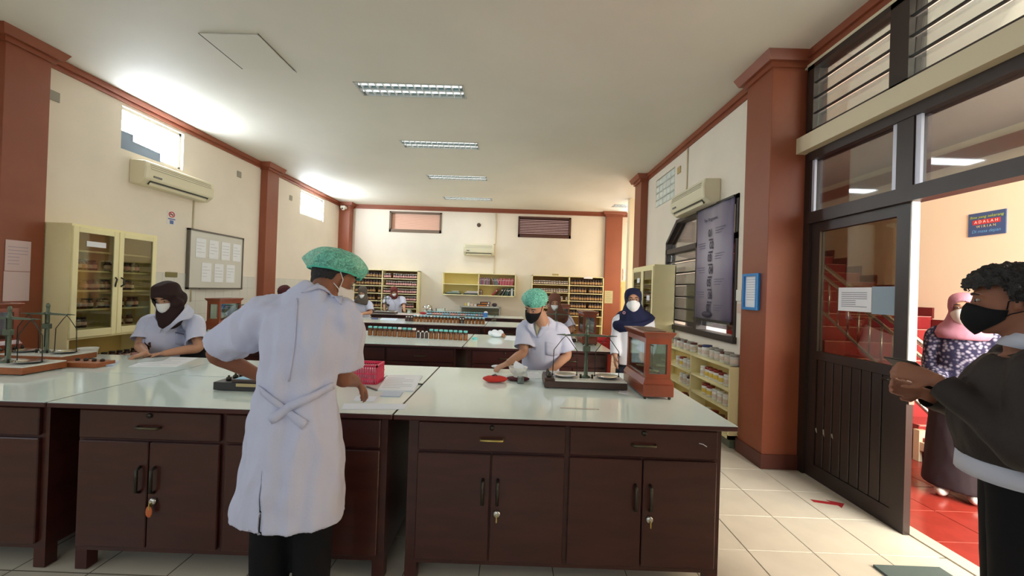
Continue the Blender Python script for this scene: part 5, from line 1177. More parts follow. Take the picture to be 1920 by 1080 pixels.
def hijab(H, m, parent, drape, voxel, lateral, opening=(.056, .072, -.005), puff=.014, amp=.004, name='headscarf', lobes=()):
    """drape: rings (centre, a, b) from the chin downwards"""
    mb = MB(); n = 20; rows = []
    for h in HR: rows.append([H.w(hpt(h[0], 2*math.pi*k/n, puff)+Vector((0, -.004, (.012 if h[0] > .05 else 0)))) for k in range(n)])
    vs = [p for r in rows for p in r]; fs = [(i*n+k, i*n+(k+1) % n, (i+1)*n+(k+1) % n, (i+1)*n+k) for i in range(len(rows)-1) for k in range(n)]
    fs += [tuple(reversed(range(n))), tuple((len(rows)-1)*n+k for k in range(n))]; mb.add(vs, fs)
    mb.ellipsoid(H.w((0, -.02, .02)), (.093*H.k, .112*H.k, .112*H.k), H.M, 18)
    for lc_, lr_ in lobes: mb.ellipsoid(H.w(lc_), [q*H.k for q in lr_], H.M, 18)
    top = (tuple(H.w((0, -.03, -.02)))+(.080, .085),); v = crom(list(top)+[tuple(c)+(a, b) for c, a, b in drape], 4)
    mb.tube([q[:3] for q in v], [q[3] for q in v], 22, flat=[q[4]/q[3] for q in v], side=lateral)
    me = remesh(mb, voxel, 4, name); folds(me, amp, 9, 9, H.c.x*7)
    a, b, uo = opening
    def fn(bm):
        dead = []
        for v_ in bm.verts:
            q = H.l(v_.co)
            e = (q.x/a)**2+((q.z-uo)/b)**2
            if q.y > .015 and e < 1: dead.append(v_)
        bmesh.ops.delete(bm, geom=dead, context='VERTS')
        for v_ in bm.verts:
            if v_.is_boundary:
                q = H.l(v_.co); e = math.sqrt((q.x/a)**2+((q.z-uo)/b)**2)
                if q.y > .0 and .3 < e < 1.6:
                    q2 = Vector((q.x/e, q.y, uo+(q.z-uo)/e)); v_.co = H.w(q2)
        bmesh.ops.smooth_vert(bm, verts=[v_ for v_ in bm.verts if v_.is_boundary], factor=.5, use_axis_x=True, use_axis_y=True, use_axis_z=True)
    edit(me, fn)
    to_world_part(me, parent); return wrap(me, name, m, parent)
def hair(H, m, parent, puff, rough_amp, voxel=.006):
    mb = MB(); n = 24; rows = []
    for h in HR[2:]: rows.append([H.w(hpt(h[0], 2*math.pi*k/n, puff)+Vector((0, 0, puff if h[0] > .05 else 0))) for k in range(n)])
    vs = [p for r in rows for p in r]; fs = [(i*n+k, i*n+(k+1) % n, (i+1)*n+(k+1) % n, (i+1)*n+k) for i in range(len(rows)-1) for k in range(n)]
    fs += [tuple(reversed(range(n))), tuple((len(rows)-1)*n+k for k in range(n))]; mb.add(vs, fs)
    me = remesh(mb, voxel, 2, 'hair')
    def fn(bm):
        dead = []
        for v_ in bm.verts:
            q = H.l(v_.co)
            hl = .050 if q.y > .03 else (-.012+max(0, q.y)*2.2 if q.y > -.02 else (-.03 if q.y > -.045 else -.072))
            if abs(q.x) < .05 and q.y > .03: hl = .054
            if q.z < hl+rough_amp*1.6*noise.noise(v_.co*70): dead.append(v_)
        bmesh.ops.delete(bm, geom=dead, context='VERTS'); bm.normal_update()
        for v_ in bm.verts: v_.co += v_.normal*(rough_amp*(noise.noise(v_.co*55)+.6*noise.noise(v_.co*120)))
    edit(me, fn); to_world_part(me, parent); return wrap(me, 'hair', m, parent)
def hairnet(H, parent, c, r, tilt=.35, seed=0):
    nu, nt = 14, 40; vs = []
    R = Matrix.Rotation(tilt, 3, 'X')
    for i in range(nu+1):
        a = math.pi*.60*i/nu
        for k in range(nt):
            th = 2*math.pi*k/nt; pl = 1+.05*math.sin(th*9+seed)*math.sin(a)+.07*noise.noise(Vector((math.cos(th)*2.2, math.sin(th)*2.2, a*2+seed)))
            s_ = math.sin(a)*pl; tuck = 1-.16*max(0, (i-nu+3)/3) if i > nu-3 else 1
            vs.append(H.w(Vector(c)+R @ Vector((r[0]*s_*tuck*math.cos(th), r[1]*s_*tuck*math.sin(th), r[2]*math.cos(a)*(1+.05*noise.noise(Vector((math.cos(th)*3, math.sin(th)*3, seed))))))))
    fs = [(i*nt+k, i*nt+(k+1) % nt, (i+1)*nt+(k+1) % nt, (i+1)*nt+k) for i in range(nu) for k in range(nt)]
    mb = MB().add(vs, fs, 0, True); o = mb.build('hairnet', NET, parent)
    MB().tube(vs[nu*nt:(nu+1)*nt]+[vs[nu*nt]], .0045*H.k, 6).build('elastic_band', mat('teal_elastic', (84, 196, 170), .8), o)
    return o
def person(label, H, torso, arms, lateral, coat_m, skin=SKIN, voxel=.008, legs=None, coat_name='lab_coat', fwd=(0, -1, 0), trouser=BLK, amp=.004, hem_open=True, legcol=None, shoes=SHOE, skirt=None, group=None, body_torso=True, seed=0, fz=2.5, slit=None):
    """torso: rings (centre, half width, half depth) from neck base to hem"""
    base = Vector((torso[-1][0].x, torso[-1][0].y, 0))
    P = thing('person', label, 'person', base, 0, group)
    lat = Vector(lateral).normalized(); F = Vector(fwd).normalized()
    # skin: one continuous body
    mb = MB(); add_head(mb, H); nb = torso[0][0]
    limb(mb, [nb-Vector((0, 0, .05)), nb+(H.c-nb)*.35, H.w((0, -.018, -.05))], [.062, .056, .055], 14)
    vt = crom([tuple(c)+(a*.78, b*.78) for c, a, b in torso[:5]], 3); mb.tube([q[:3] for q in vt], [q[3] for q in vt], 16, flat=[q[4]/q[3] for q in vt], side=lat)
    for A in arms:
        d = (A['wr']-A['el']).normalized()
        limb(mb, [A['sh'], A['sh'].lerp(A['el'], .5), A['el'], A['el'].lerp(A['wr'], .35), A['wr']], [.050, .046, .039, .039, .026], 14)
        add_hand(mb, A['wr'], A.get('hd', d), A['pn'], A['th'], A.get('curl', .5), A.get('k', .95))
    hipc = legs if legs else torso[min(3, len(torso)-1)][0]
    ft = []
    for s_ in (-1, 1):
        hp_ = hipc+lat*(.09*s_); kn = Vector((hp_.x, hp_.y, .48))+F*.01; an = Vector((hp_.x, hp_.y, .09)); ft.append(an)
        limb(mb, [hp_, kn, an], [.075, .052, .038], 12)
    me = remesh(mb, voxel*.75, 2); to_world_part(me, P); body = wrap(me, 'body', skin, P)
    # coat
    mb = MB(); v = crom([tuple(c)+(a, b) for c, a, b in torso], 5)
    mb.tube([q[:3] for q in v], [q[3] for q in v], 28, flat=[q[4]/q[3] for q in v], side=lat)
    cuts = []
    for A in arms:
        inn = A['sh'].lerp(torso[1][0], .35)
        if A.get('sleeve', 'short') == 'short':
            e = A['sh'].lerp(A['el'], A.get('frac', .72)); limb(mb, [inn, A['sh'], A['sh'].lerp(e, .55), e], [.085, A.get('r0', .078), A.get('r1', .076), A.get('r2', .080)], 18); cuts.append((e, (A['el']-A['sh']).normalized(), .13))
        else:
            w_ = A['el'].lerp(A['wr'], .92); limb(mb, [inn, A['sh'], A['sh'].lerp(A['el'], .5), A['el'], A['el'].lerp(w_, .5), w_], [.08, A.get('r0', .074), A.get('r1', .066), A.get('r1', .066)*.95, .056, A.get('r2', .044)], 18); cuts.append((w_, (A['wr']-A['el']).normalized(), .09))
    me = remesh(mb, voxel, 4, coat_name); folds(me, amp, 11, fz, seed)
    if hem_open: cuts.append((torso[-1][0], (torso[-1][0]-torso[-2][0]).normalized(), .4))
    open_ends(me, cuts)
    if slit:                                               # back vent of the coat: a real gap in the cloth
        pa, pb = [at(x, y, Y=torso[-1][0].y-torso[-1][2]) for x, y in slit]
        no = V((pa.z-pb.z, 0, -(pa.x-pb.x))).normalized()
        def cutfn(bm):
            fs = [f for f in bm.faces if f.calc_center_median().z < pa.z and f.calc_center_median().y < torso[-1][0].y-.05 and abs((f.calc_center_median()-pa).dot(no)) < .05]
            g = list({v for f in fs for v in f.verts})+list({e for f in fs for e in f.edges})+fs
            r = bmesh.ops.bisect_plane(bm, geom=g, plane_co=pa, plane_no=no, dist=1e-5)
            ce = [e for e in r['geom_cut'] if isinstance(e, bmesh.types.BMEdge)]
            bmesh.ops.split_edges(bm, edges=ce)
            for v in bm.verts:
                if v.co.z < pa.z and v.co.y < torso[-1][0].y-.05 and abs((v.co-pa).dot(no)) < 2e-4 and v.is_boundary and v.link_faces:
                    c = sum((f.calc_center_median() for f in v.link_faces), V())/len(v.link_faces)
                    v.co += no*(.009*min(1, (pa.z-v.co.z)/.22)*(1 if (c-pa).dot(no) > 0 else -1))
        edit(me, cutfn)
    shell(me, -.003)
    for p in me.polygons: p.use_smooth = True
    bm = bmesh.new(); bm.from_mesh(me); bvh = BVHTree.FromBMesh(bm); bm.free()
    to_world_part(me, P); coat = wrap(me, coat_name, coat_m, P)
    # lower body
    if skirt is None:
        mb = MB(); limb(mb, [hipc+Vector((0, 0, .10)), hipc, hipc-Vector((0, 0, .08))], [.13, .15, .12], 18, flat=.75, side=lat)
        for s_, an in zip((-1, 1), ft): limb(mb, [hipc+lat*(.085*s_), Vector((an.x, an.y, .5)), Vector((an.x, an.y, .05))], [.098, .082, .072], 16)
        me = remesh(mb, .014, 3, 'trousers'); folds(me, .004, 9, 5, 3); to_world_part(me, P); wrap(me, 'trousers', trouser, P)
    else:
        mb = MB(); v = crom([tuple(c)+(a, b) for c, a, b in skirt], 4); mb.tube([q[:3] for q in v], [q[3] for q in v], 26, flat=[q[4]/q[3] for q in v], side=lat)
        me = remesh(mb, .014, 3, 'skirt'); folds(me, .008, 9, 1.2, 3); to_world_part(me, P); wrap(me, 'skirt', trouser, P)
    for an in ft:
        R3 = Matrix((F.cross(Vector((0, 0, 1))), F, Vector((0, 0, 1)))).transposed()
        mb = MB(); mb.ellipsoid(Vector((an.x, an.y, .045))+F*.05, (.046, .135, .045), R3, 16); mb.v = [(x, y, max(z, .002)) for x, y, z in mb.v]
        mb.ellipsoid(Vector((an.x, an.y, .075)), (.042, .055, .05), R3, 12); mb.build('shoe', shoes, P)
    return P, bvh, coat
CAMP = Vector((0, 0, CAM_H))
def surf(bvh, px, py, off=.002, fallY=None):
    d = (at(px, py, Y=1.0)-CAMP).normalized(); h = bvh.ray_cast(CAMP, d)
    if h[0] is None: return None
    n = h[1] if h[1].dot(d) < 0 else -h[1]
    return h[0]+n*off
def strip(bvh, A, B, name, m, parent, off=.004, na=8, nb=3, th=.003):
    """cloth detail laid on a garment between two photo polylines A and B"""
    def samp(L, t):
        x = t*(len(L)-1); i = min(int(x), len(L)-2); f = x-i; return (L[i][0]+(L[i+1][0]-L[i][0])*f, L[i][1]+(L[i+1][1]-L[i][1])*f)
    vs = []; ns = []; dist = None; pend = []
    px = [(a[0]+(b[0]-a[0])*j/nb, a[1]+(b[1]-a[1])*j/nb) for i in range(na+1) for a, b in [(samp(A, i/na), samp(B, i/na))] for j in range(nb+1)]
    hits = []
    for x, y in px:
        d = (at(x, y, Y=1.0)-CAMP).normalized(); h = bvh.ray_cast(CAMP, d); hits.append((d, h))
    ds = sorted(h[3] for d, h in hits if h[0] is not None); med = ds[len(ds)//2]
    for d, h in hits:
        if h[0] is None or abs(h[3]-med) > .16: q = bvh.find_nearest(CAMP+d*med); p, n = q[0], q[1]
        else: p, n = h[0], h[1]
        if n.dot(d) > 0: n = -n
        vs.append(p+n*off); ns.append(n)
    n1 = nb+1; N = len(vs); fs = [(i*n1+j, i*n1+j+1, (i+1)*n1+j+1, (i+1)*n1+j) for i in range(na) for j in range(nb)]
    vv = vs+[v+n*th for v, n in zip(vs, ns)]; ff = fs+[tuple(N+k for k in reversed(f)) for f in fs]
    rim = [j for j in range(n1)]+[i*n1+nb for i in range(1, na+1)]+[na*n1+j for j in range(nb-1, -1, -1)]+[i*n1 for i in range(na-1, 0, -1)]
    ff += [(rim[k], rim[(k+1) % len(rim)], N+rim[(k+1) % len(rim)], N+rim[k]) for k in range(len(rim))]
    me = MB().add(vv, ff, 0, True).mesh(name); to_world_part(me, parent)
    return wrap(me, name, m, parent)
def A3(x, y, Y): return at(x, y, Y=Y)

def flap(A, B, name, m, parent, th=.006, na=10):
    """free-standing piece of cloth between two edges given as (x, y, depth)"""
    a = crom([tuple(A3(*q)) for q in A], na); b = crom([tuple(A3(*q)) for q in B], na); n = min(len(a), len(b)); vs = []; nb = 3
    for i in range(n):
        for j in range(nb+1): vs.append(V(a[i]).lerp(V(b[i]), j/nb))
    n1 = nb+1; fs = [(i*n1+j, i*n1+j+1, (i+1)*n1+j+1, (i+1)*n1+j) for i in range(n-1) for j in range(nb)]
    me = MB().add(vs, fs, 0, True).mesh(name); shell(me, th)
    for p in me.polygons: p.use_smooth = True
    to_world_part(me, parent); return wrap(me, name, m, parent)
# --- 1. the man in the foreground, seen from behind
H = Head(A3(622, 523, 1.93), (.56, .70, -.46), (.15, .25, 1), 1.02)
torso = [(A3(603, 546, 1.85), .075, .072), (A3(585, 578, 1.82), .150, .095), (A3(575, 620, 1.80), .198, .125), (A3(566, 672, 1.79), .178, .125), (A3(556, 730, 1.78), .160, .118), (A3(553, 800, 1.79), .196, .142), (A3(548, 880, 1.79), .214, .155), (A3(541, 964, 1.79), .226, .165)]
arms = [dict(sh=A3(499, 594, 1.80), el=A3(404, 663, 1.90), wr=A3(500, 712, 2.12), pn=(0, 0, -1), th=-1, curl=.45, frac=.80, r0=.082, r1=.088, r2=.088, hd=(.6, .7, -.25)),
        dict(sh=A3(646, 600, 1.81), el=A3(641, 706, 1.88), wr=A3(668, 716, 2.10), pn=(-.5, .1, -.9), th=-1, curl=.75, frac=.80, r0=.080, r1=.080, r2=.084, hd=(.25, .55, -.55))]
man, bv, coat = person('person in a white lab coat seen from behind, green hairnet, working at the nearest bench', H, torso, arms, (1, .05, 0), COAT, SKIN_D, .008, legs=A3(552, 860, 1.80), fwd=(.1, 1, 0), amp=.027, seed=2, slit=[(488, 885), (487, 985)])
hair(H, HAIR, man, .008, .002); add_mask(H, MASKW, man, True); add_eyes(H, man)
hairnet(H, man, (0, -.005, .058), (.124, .146, .086), .26, 1)
CO2 = mat('white_coat_band', (204, 207, 228), .85, bump=.15, bump_scale=120, spec=.2)
strip(bv, [(488, 722), (532, 757), (578, 790)], [(491, 738), (530, 772), (567, 806)], 'coat_tie', CO2, man, .006, 12, 2)
strip(bv, [(622, 716), (580, 738), (541, 754), (503, 782)], [(624, 729), (583, 752), (546, 770), (512, 795)], 'coat_tie', CO2, man, .009, 12, 2)
strip(bv, [(578, 541), (605, 533), (628, 545), (642, 560)], [(566, 551), (600, 543), (625, 558), (640, 574)], 'collar', CO2, man, .008, 10, 3, .006)
strip(bv, [(556, 560), (552, 640), (540, 715)], [(559, 560), (555, 640), (543, 715)], 'back_seam', CO2, man, .003, 14, 1, .002)

# --- 2. woman on the left in a dark brown headscarf
DBH = mat('dark_brown_scarf', (52, 36, 34), .85, bump=.1, bump_scale=100, spec=.2)
H = Head(A3(314, 556, 3.60), (.10, -.82, -.55), (0, -.3, 1), 1.0)
torso = [(A3(324, 598, 3.66), .08, .075), (A3(322, 606, 3.72), .16, .10), (A3(320, 628, 3.74), .205, .13), (A3(322, 660, 3.76), .195, .135), (A3(324, 690, 3.78), .19, .135), (A3(326, 740, 3.80), .20, .14)]
arms = [dict(sh=A3(279, 606, 3.72), el=A3(262, 648, 3.62), wr=A3(272, 662, 3.34), pn=(0, 0, -1), th=-1, curl=.7, frac=.78, r2=.088, hd=(-.4, -.7, -.25), k=.9),
        dict(sh=A3(365, 606, 3.72), el=A3(372, 652, 3.60), wr=A3(306, 663, 3.40), pn=(0, -.2, -1), th=1, curl=.3, frac=.80, r2=.090, hd=(-.95, -.3, -.15), k=.9)]
p2, bv, coat = person('person in a white coat and dark brown headscarf bending over papers on the left', H, torso, arms, (1, 0, 0), COAT, SKIN, .009, legs=V((-2.95, 3.80, .82)), seed=5, amp=.005)
hijab(H, DBH, p2, [(A3(319, 592, 3.62), .10, .09), (A3(316, 604, 3.61), .085, .085), (A3(307, 614, 3.60), .035, .05)], .009, (1, 0, 0), (.064, .070, -.006), .024, .011, lobes=(((0, -.012, -.045), (.124, .118, .080)), ((0, .004, .035), (.104, .118, .092)), ((-.095, .045, -.035), (.042, .045, .040)), ((.10, -.02, -.055), (.05, .05, .045))))
add_mask(H, MASKW, p2); add_eyes(H, p2)
flap([(350, 570, 3.72), (342, 584, 3.60), (324, 604, 3.545), (305, 617, 3.56)], [(364, 584, 3.70), (358, 597, 3.61), (337, 603, 3.55), (311, 624, 3.575)], 'collar', CO2, p2)
flap([(289, 592, 3.60), (296, 604, 3.555), (303, 616, 3.56)], [(278, 597, 3.64), (285, 610, 3.58), (300, 624, 3.58)], 'collar', CO2, p2)
strip(bv, [(329, 623), (341, 625), (353, 628)], [(329, 645), (340, 648), (351, 646)], 'pocket', CO2, p2, .004, 6, 3, .002)
strip(bv, [(329, 623), (340, 625), (351, 628)], [(329, 625), (340, 627), (351, 630)], 'embroidery', mat('grey_thread', (120, 122, 140), .8), p2, .0075, 6, 1, .001)

# --- 3. student with hairnet and black mask, facing the camera
H = Head(A3(1002, 574, 3.62), (-.42, -.72, -.55), (0, -.35, 1), .98)
torso = [(A3(1019, 602, 3.66), .075, .07), (A3(1018, 612, 3.70), .145, .10), (A3(1016, 634, 3.72), .190, .125), (A3(1014, 662, 3.73), .170, .125), (A3(1013, 694, 3.74), .170, .125), (A3(1013, 740, 3.75), .185, .13)]
arms = [dict(sh=A3(984, 618, 3.69), el=A3(981, 661, 3.60), wr=A3(951, 682, 3.32), pn=(-.2, 0, -1), th=-1, curl=.6, frac=.78, r2=.088, hd=(-.75, -.5, -.25), k=.9),
        dict(sh=A3(1052, 624, 3.72), el=A3(1064, 665, 3.74), wr=A3(1036, 694, 3.50), pn=(-.7, .2, -.6), th=1, curl=.5, frac=.80, r2=.092, hd=(-.5, -.6, -.4), k=.9)]
p3, bv, coat = person('person with green hairnet and black face mask in an open-collared white coat facing the camera', H, torso, arms, (1, -.05, 0), COAT, SKIN, .009, seed=9, legs=V((.25, 3.78, .80)), amp=.005)
hair(H, HAIR, p3, .006, .002); add_mask(H, MASKB, p3, True); add_eyes(H, p3)
hairnet(H, p3, (0, -.02, .055), (.112, .136, .100), .30, 4)
strip(bv, [(1002, 602), (1003, 616), (1007, 630)], [(1017, 602), (1013, 616), (1007, 631)], 'shirt_front', mat('beige_shirt', (196, 184, 150), .85), p3, .004, 8, 3, .002)
strip(bv, [(988, 604), (988, 616), (1004, 633)], [(1001, 601), (1001, 615), (1007, 632)], 'lapel', CO2, p3, .012, 8, 3, .007)
strip(bv, [(1018, 601), (1014, 616), (1007, 632)], [(1029, 603), (1026, 618), (1010, 634)], 'lapel', CO2, p3, .012, 8, 3, .007)
strip(bv, [(1023, 641), (1036, 643), (1048, 644)], [(1023, 665), (1036, 668), (1046, 666)], 'pocket', CO2, p3, .004, 6, 3, .002)
tag(MB().ellipsoid(at(932, 690, Z=ZT)+V((0, 0, .013)), (.05, .035, .0125), n=12).build('white_cloth', PAPER, origin=at(932, 690, Z=ZT)), 'white cloth under the hand of the hairnet student', 'cloth')

# --- 4. woman in navy headscarf standing in the aisle
NAVY = mat('navy_scarf', (34, 38, 66), .85, bump=.1, bump_scale=100, spec=.2)
H = Head(A3(1187, 563, 4.40), (-.22, -1, -.04), (0, 0, 1), 1.0)
torso = [(A3(1188, 592, 4.44), .075, .07), (A3(1187, 599, 4.45), .14, .10), (A3(1187, 620, 4.46), .185, .125), (A3(1187, 645, 4.46), .175, .125), (A3(1186, 664, 4.46), .18, .13), (A3(1186, 682, 4.46), .185, .135)]
arms = [dict(sh=A3(1160, 603, 4.44), el=A3(1155, 637, 4.44), wr=A3(1153, 668, 4.36), pn=(1, .1, 0), th=1, curl=.35, sleeve='long', r1=.062, r2=.048, hd=(.05, -.2, -1), k=.92),
        dict(sh=A3(1214, 603, 4.46), el=A3(1222, 640, 4.48), wr=A3(1216, 668, 4.36), pn=(-1, .1, 0), th=-1, curl=.4, sleeve='long', r1=.062, r2=.048, hd=(-.05, -.3, -1), k=.92)]
p4, bv, coat = person('person in navy headscarf and glasses standing in the aisle beside the wooden case', H, torso, arms, (1, 0, 0), mat('white_blouse', (222, 224, 230), .85, spec=.2), SKIN, .009, coat_name='blouse', legs=A3(1186, 690, 4.46), trouser=mat('navy_trousers', (28, 32, 48), .85), seed=12)
hijab(H, NAVY, p4, [(A3(1187, 585, 4.40), .12, .11), (A3(1187, 594, 4.42), .20, .155), (A3(1188, 604, 4.43), .235, .175), (A3(1191, 613, 4.43), .20, .17)], .009, (1, 0, 0), (.058, .066, .002), .015, .006)
add_mask(H, MASKW, p4); add_eyes(H, p4)
gl = MB()
for s_ in (-1, 1): gl.tube([H.w((s_*.034+.024*math.cos(a*math.pi/8), .108, .010+.018*math.sin(a*math.pi/8))) for a in range(17)], .0018, 6)
gl.tube([H.w((-.010, .109, .012)), H.w((.010, .109, .012))], .0018, 6); gl.build('glasses', mat('brown_glasses', (90, 66, 52), .4), p4)
q = surf(bv, 1172, 588) or A3(1172, 588, 4.3)
MB().tube([A3(1170+2.2*math.cos(a*math.pi/6), 586.5+2.2*math.sin(a*math.pi/6), 4.255) for a in range(13)], .003, 6).build('badge', mat('pink_badge', (206, 150, 160), .5), p4)

# --- 5. woman in a brown headscarf behind the second bench
BRH = mat('brown_scarf', (112, 74, 60), .85, bump=.1, bump_scale=100, spec=.2)
H = Head(A3(1040, 566, 6.15), (-.06, -.86, -.42), (0, -.3, 1), 1.0)
torso = [(A3(1043, 590, 6.2), .075, .07), (A3(1043, 596, 6.22), .145, .10), (A3(1043, 610, 6.23), .19, .125), (A3(1043, 628, 6.24), .18, .13), (A3(1043, 655, 6.25), .19, .13)]
arms = [dict(sh=A3(1022, 600, 6.2), el=A3(1016, 618, 6.1), wr=A3(1030, 622, 5.9), pn=(0, 0, -1), th=-1, curl=.5, frac=.8, k=.9), dict(sh=A3(1064, 600, 6.2), el=A3(1073, 618, 6.12), wr=A3(1054, 621, 5.93), pn=(0, 0, -1), th=1, curl=.5, frac=.8, k=.9)]
p5, bv, coat = person('person in brown headscarf and white coat behind the second bench', H, torso, arms, (1, 0, 0), COAT, SKIN, .011, seed=15, legs=V((.66, 6.25, .82)))
hijab(H, BRH, p5, [(A3(1041, 582, 6.14), .12, .11), (A3(1042, 590, 6.16), .17, .14), (A3(1043, 596, 6.17), .18, .145), (A3(1040, 603, 6.17), .10, .10)], .011, (1, 0, 0), (.054, .062, .0), .015)
add_mask(H, MASKW, p5); add_eyes(H, p5)

# --- 6. woman in a grey headscarf behind the third bench
GRH = mat('olive_grey_scarf', (88, 80, 72), .85, spec=.2)
H = Head(A3(680, 548, 8.68), (.08, -.84, -.45), (0, -.3, 1), 1.0)
torso = [(A3(678, 564, 8.74), .075, .07), (A3(677, 567, 8.76), .15, .10), (A3(677, 577, 8.77), .195, .125), (A3(677, 590, 8.78), .185, .13), (A3(677, 610, 8.79), .19, .13)]
arms = [dict(sh=A3(661, 570, 8.74), el=A3(656, 583, 8.65), wr=A3(669, 584, 8.42), pn=(.3, 0, -1), th=-1, curl=.7, frac=.8, k=.9), dict(sh=A3(692, 571, 8.74), el=A3(695, 586, 8.66), wr=A3(680, 588, 8.44), pn=(-.3, 0, -1), th=1, curl=.7, frac=.8, k=.9)]
p6, bv, coat = person('person in olive grey headscarf and white coat behind the third bench', H, torso, arms, (1, 0, 0), COAT, SKIN, .012, seed=18, legs=V((-3.2, 8.79, .82)))
hijab(H, GRH, p6, [(A3(679, 560, 8.68), .12, .11), (A3(678, 566, 8.70), .155, .14), (A3(677, 570, 8.70), .13, .13)], .012, (1, 0, 0), (.054, .058, -.004), .015)
add_mask(H, MASKW, p6); add_eyes(H, p6)
# --- 7. woman in a maroon headscarf behind the rearmost bench
MRH = mat('maroon_scarf', (108, 52, 50), .85, spec=.2)
H = Head(A3(739, 546.5, 10.72), (.22, -.80, -.50), (0, -.35, 1), 1.0)
torso = [(A3(740, 557, 10.77), .075, .07), (A3(740, 560, 10.78), .15, .10), (A3(740, 568, 10.79), .20, .125), (A3(740, 580, 10.8), .185, .13), (A3(740, 598, 10.8), .19, .13)]
arms = [dict(sh=A3(725, 561, 10.77), el=A3(721, 573, 10.68), wr=A3(722, 578, 10.44), pn=(.3, 0, -1), th=-1, curl=.5, frac=.8, k=.9), dict(sh=A3(755, 561, 10.77), el=A3(757, 574, 10.66), wr=A3(758, 580, 10.42), pn=(-.3, 0, -1), th=1, curl=.5, frac=.8, k=.9)]
p7, bv, coat = person('person in maroon headscarf and white coat behind the rearmost bench', H, torso, arms, (1, 0, 0), COAT, SKIN, .013, seed=21, legs=V((-3.07, 10.8, .82)))
hijab(H, MRH, p7, [(A3(739, 554, 10.72), .10, .10), (A3(739, 558, 10.72), .085, .09), (A3(738, 562, 10.70), .04, .06)], .012, (1, 0, 0), (.054, .056, -.004), .014)
add_mask(H, MASKW, p7); add_eyes(H, p7)
# --- 8. woman almost hidden behind the foreground man
H = Head(A3(534, 551, 6.28), (.1, -.80, -.5), (0, -.35, 1), 1.0)
torso = [(A3(534, 573, 6.33), .075, .07), (A3(534, 578, 6.34), .15, .10), (A3(534, 592, 6.35), .195, .125), (A3(534, 612, 6.35), .185, .13), (A3(534, 640, 6.36), .19, .13)]
arms = [dict(sh=A3(512, 583, 6.33), el=A3(506, 604, 6.24), wr=A3(520, 606, 6.0), pn=(.3, 0, -1), th=-1, curl=.5, frac=.8, k=.9), dict(sh=A3(556, 583, 6.33), el=A3(562, 604, 6.24), wr=A3(548, 606, 6.0), pn=(-.3, 0, -1), th=1, curl=.5, frac=.8, k=.9)]
p8, bv, coat = person('person in dark maroon headscarf, only the crown visible past the foreground shoulder', H, torso, arms, (1, 0, 0), COAT, SKIN, .012, seed=24, legs=V((-3.35, 6.36, .82)))
hijab(H, mat('dark_maroon_scarf', (72, 34, 38), .85, spec=.2), p8, [(A3(534, 568, 6.28), .12, .11), (A3(534, 575, 6.3), .16, .14), (A3(534, 582, 6.3), .10, .10)], .012, (1, 0, 0), (.054, .058, -.004), .015)
add_mask(H, MASKW, p8); add_eyes(H, p8)

# --- 9. man at the door in profile, looking at his phone
JKT = mat('dark_brown_jacket', (46, 40, 38), .7, bump=.15, bump_scale=100, spec=.3)
H = Head(A3(1896, 566, 1.60), (-.70, .71, -.10), (0, 0, 1), 1.02)
cx, cyy = H.c.x+.02, H.c.y-.02
FW = V((-.75, .66, 0)); LT = V((.66, .75, 0))
def J(f_, l_, z): return V((cx, cyy, z))+FW*f_+LT*l_
torso = [(J(-.02, 0, 1.37), .08, .078), (J(-.03, 0, 1.33), .16, .11), (J(0, 0, 1.21), .22, .155), (J(.02, 0, 1.10), .215, .172), (J(.01, 0, 1.00), .20, .165), (J(.01, 0, .95), .19, .16)]
arms = [dict(sh=J(-.02, -.195, 1.29), el=J(.0, -.24, 1.03), wr=A3(1753, 711, 1.66), pn=(.5, .55, -.4), th=1, curl=.75, sleeve='long', r0=.090, r1=.084, r2=.054, hd=(-.80, .45, .25), k=1.0),
        dict(sh=J(-.02, .195, 1.29), el=J(.02, .24, 1.04), wr=J(.26, .08, 1.14), pn=(-.5, -.55, .3), th=-1, curl=.8, sleeve='long', r0=.090, r1=.084, r2=.054, hd=(-.7, .3, .15), k=1.0)]
p9, bv, coat = person('person in dark jacket and black face mask by the door, holding a phone, side view', H, torso, arms, LT, JKT, SKIN_D, .009, coat_name='jacket', fwd=FW, seed=30, amp=.008, legs=J(0, 0, .92), fz=6)
hair(H, HAIR, p9, .028, .013); add_mask(H, MASKB, p9, True); add_eyes(H, p9)
PSH = mat('pale_shirt', (196, 200, 214), .85)
mb = MB(); mb.tube([J(0, 0, .97), J(0, 0, .92), J(0, 0, .885)], [.19, .195, .197], 28, flat=[.86]*3, side=LT); mb.build('shirt_hem', PSH, p9)
mb = MB(); mb.tube([J(-.02, 0, 1.365), J(-.03, 0, 1.42)], [.092, .074], 20, flat=[.95]*2, side=LT); mb.build('collar', PSH, p9)
pc = A3(1698, 684, 1.76)
ph = thing('phone', 'slim phone held by the man at the door', 'phone', pc)
Mp = Matrix.Rotation(.64, 3, 'Y')
MB().obox(pc, (.072, .145, .008), Mp).build('case', BLACKM, ph, bevel=.002); MB().obox(pc+Mp @ V((0, 0, .0045)), (.066, .137, .001), Mp).build('screen', mat('phone_screen', (150, 136, 110), .15), ph)

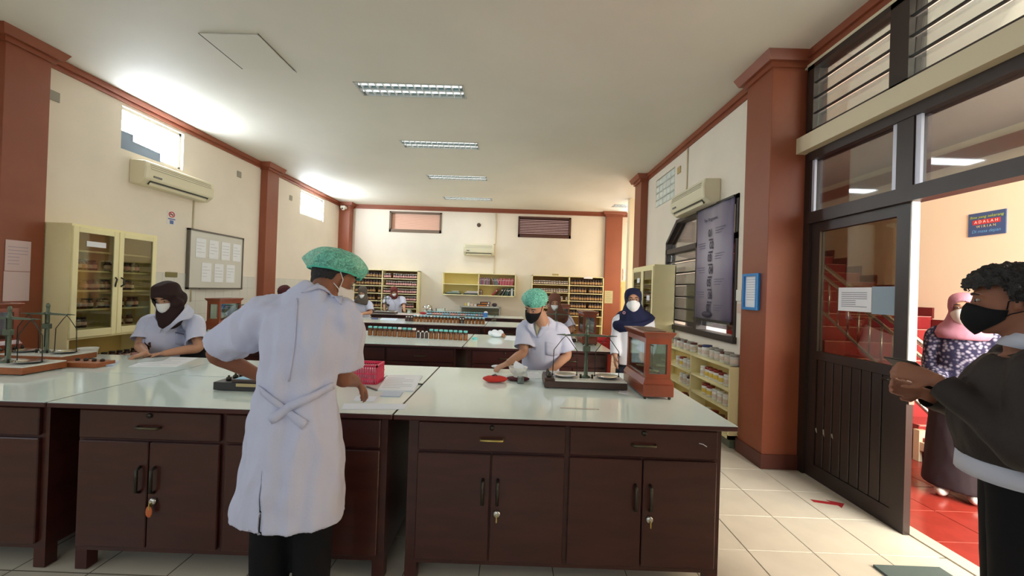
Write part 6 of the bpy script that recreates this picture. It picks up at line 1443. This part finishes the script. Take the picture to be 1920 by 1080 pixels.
# --- 10. woman in the stair hall
PKH = mat('mauve_scarf', (176, 124, 140), .85, bump=.1, bump_scale=100, spec=.2)
def mat_floral():
    m = mat('dark_floral_cloth', (44, 42, 66), .85, spec=.2); n = m.node_tree; b = n.nodes['Principled BSDF']
    tc = n.nodes.new('ShaderNodeTexCoord'); v = n.nodes.new('ShaderNodeTexVoronoi'); v.inputs['Scale'].default_value = 38; v.inputs['Randomness'].default_value = 1.0
    r = n.nodes.new('ShaderNodeValToRGB'); e = r.color_ramp.elements; e[0].position = .2; e[0].color = srgb(150, 146, 160); e[1].position = .55; e[1].color = srgb(44, 42, 66)
    n.links.new(tc.outputs['Object'], v.inputs['Vector']); n.links.new(v.outputs['Distance'], r.inputs[0]); n.links.new(r.outputs[0], b.inputs['Base Color']); return m
H = Head(A3(1807, 579, 3.32), (-.75, -.66, -.04), (0, 0, 1), 1.0)
c = H.c
Lr = V((.66, -.75, 0))
def T(dz, a, b, dx=.05): return (V((c.x+dx*.75, c.y+dx*.66, c.z+dz)), a, b)
torso = [T(-.16, .075, .07), T(-.20, .13, .10), T(-.32, .165, .13), T(-.48, .16, .13), T(-.62, .175, .15)]
base = torso[1][0]
arms = [dict(sh=base+Lr*.15+V((0, 0, -.03)), el=base+Lr*.18+V((0, 0, -.30)), wr=base+Lr*.12+V((-.22, -.16, -.40)), pn=(-.6, -.2, -.2), th=1, curl=.6, sleeve='long', hd=(-.6, -.4, .1), k=.9),
        dict(sh=base-Lr*.15+V((0, 0, -.03)), el=base-Lr*.175+V((0, 0, -.30)), wr=base-Lr*.08+V((-.20, -.18, -.40)), pn=(.3, .3, -.2), th=-1, curl=.6, sleeve='long', hd=(.1, -.8, .1), k=.9)]
p10, bv, coat = person('person in mauve headscarf and dark floral top standing in the stair hall', H, torso, arms, Lr, mat_floral(), SKIN, .010, coat_name='floral_top', fwd=(-.75, -.66, 0), seed=33, trouser=mat('dark_skirt_cloth', (40, 30, 34), .85),
    skirt=[T(-.52, .155, .13), T(-.75, .18, .15), T(-1.1, .20, .18), T(-1.42, .22, .20)], shoes=mat('pale_shoe', (206, 200, 192), .6), legs=V((c.x+.03, c.y+.03, .8)))
hijab(H, PKH, p10, [T(-.10, .11, .105, .01), T(-.15, .15, .135, .02), T(-.20, .17, .15, .03), T(-.245, .15, .14, .03)], .010, Lr, (.055, .062, .002), .016)
add_mask(H, MASKW, p10); add_eyes(H, p10)
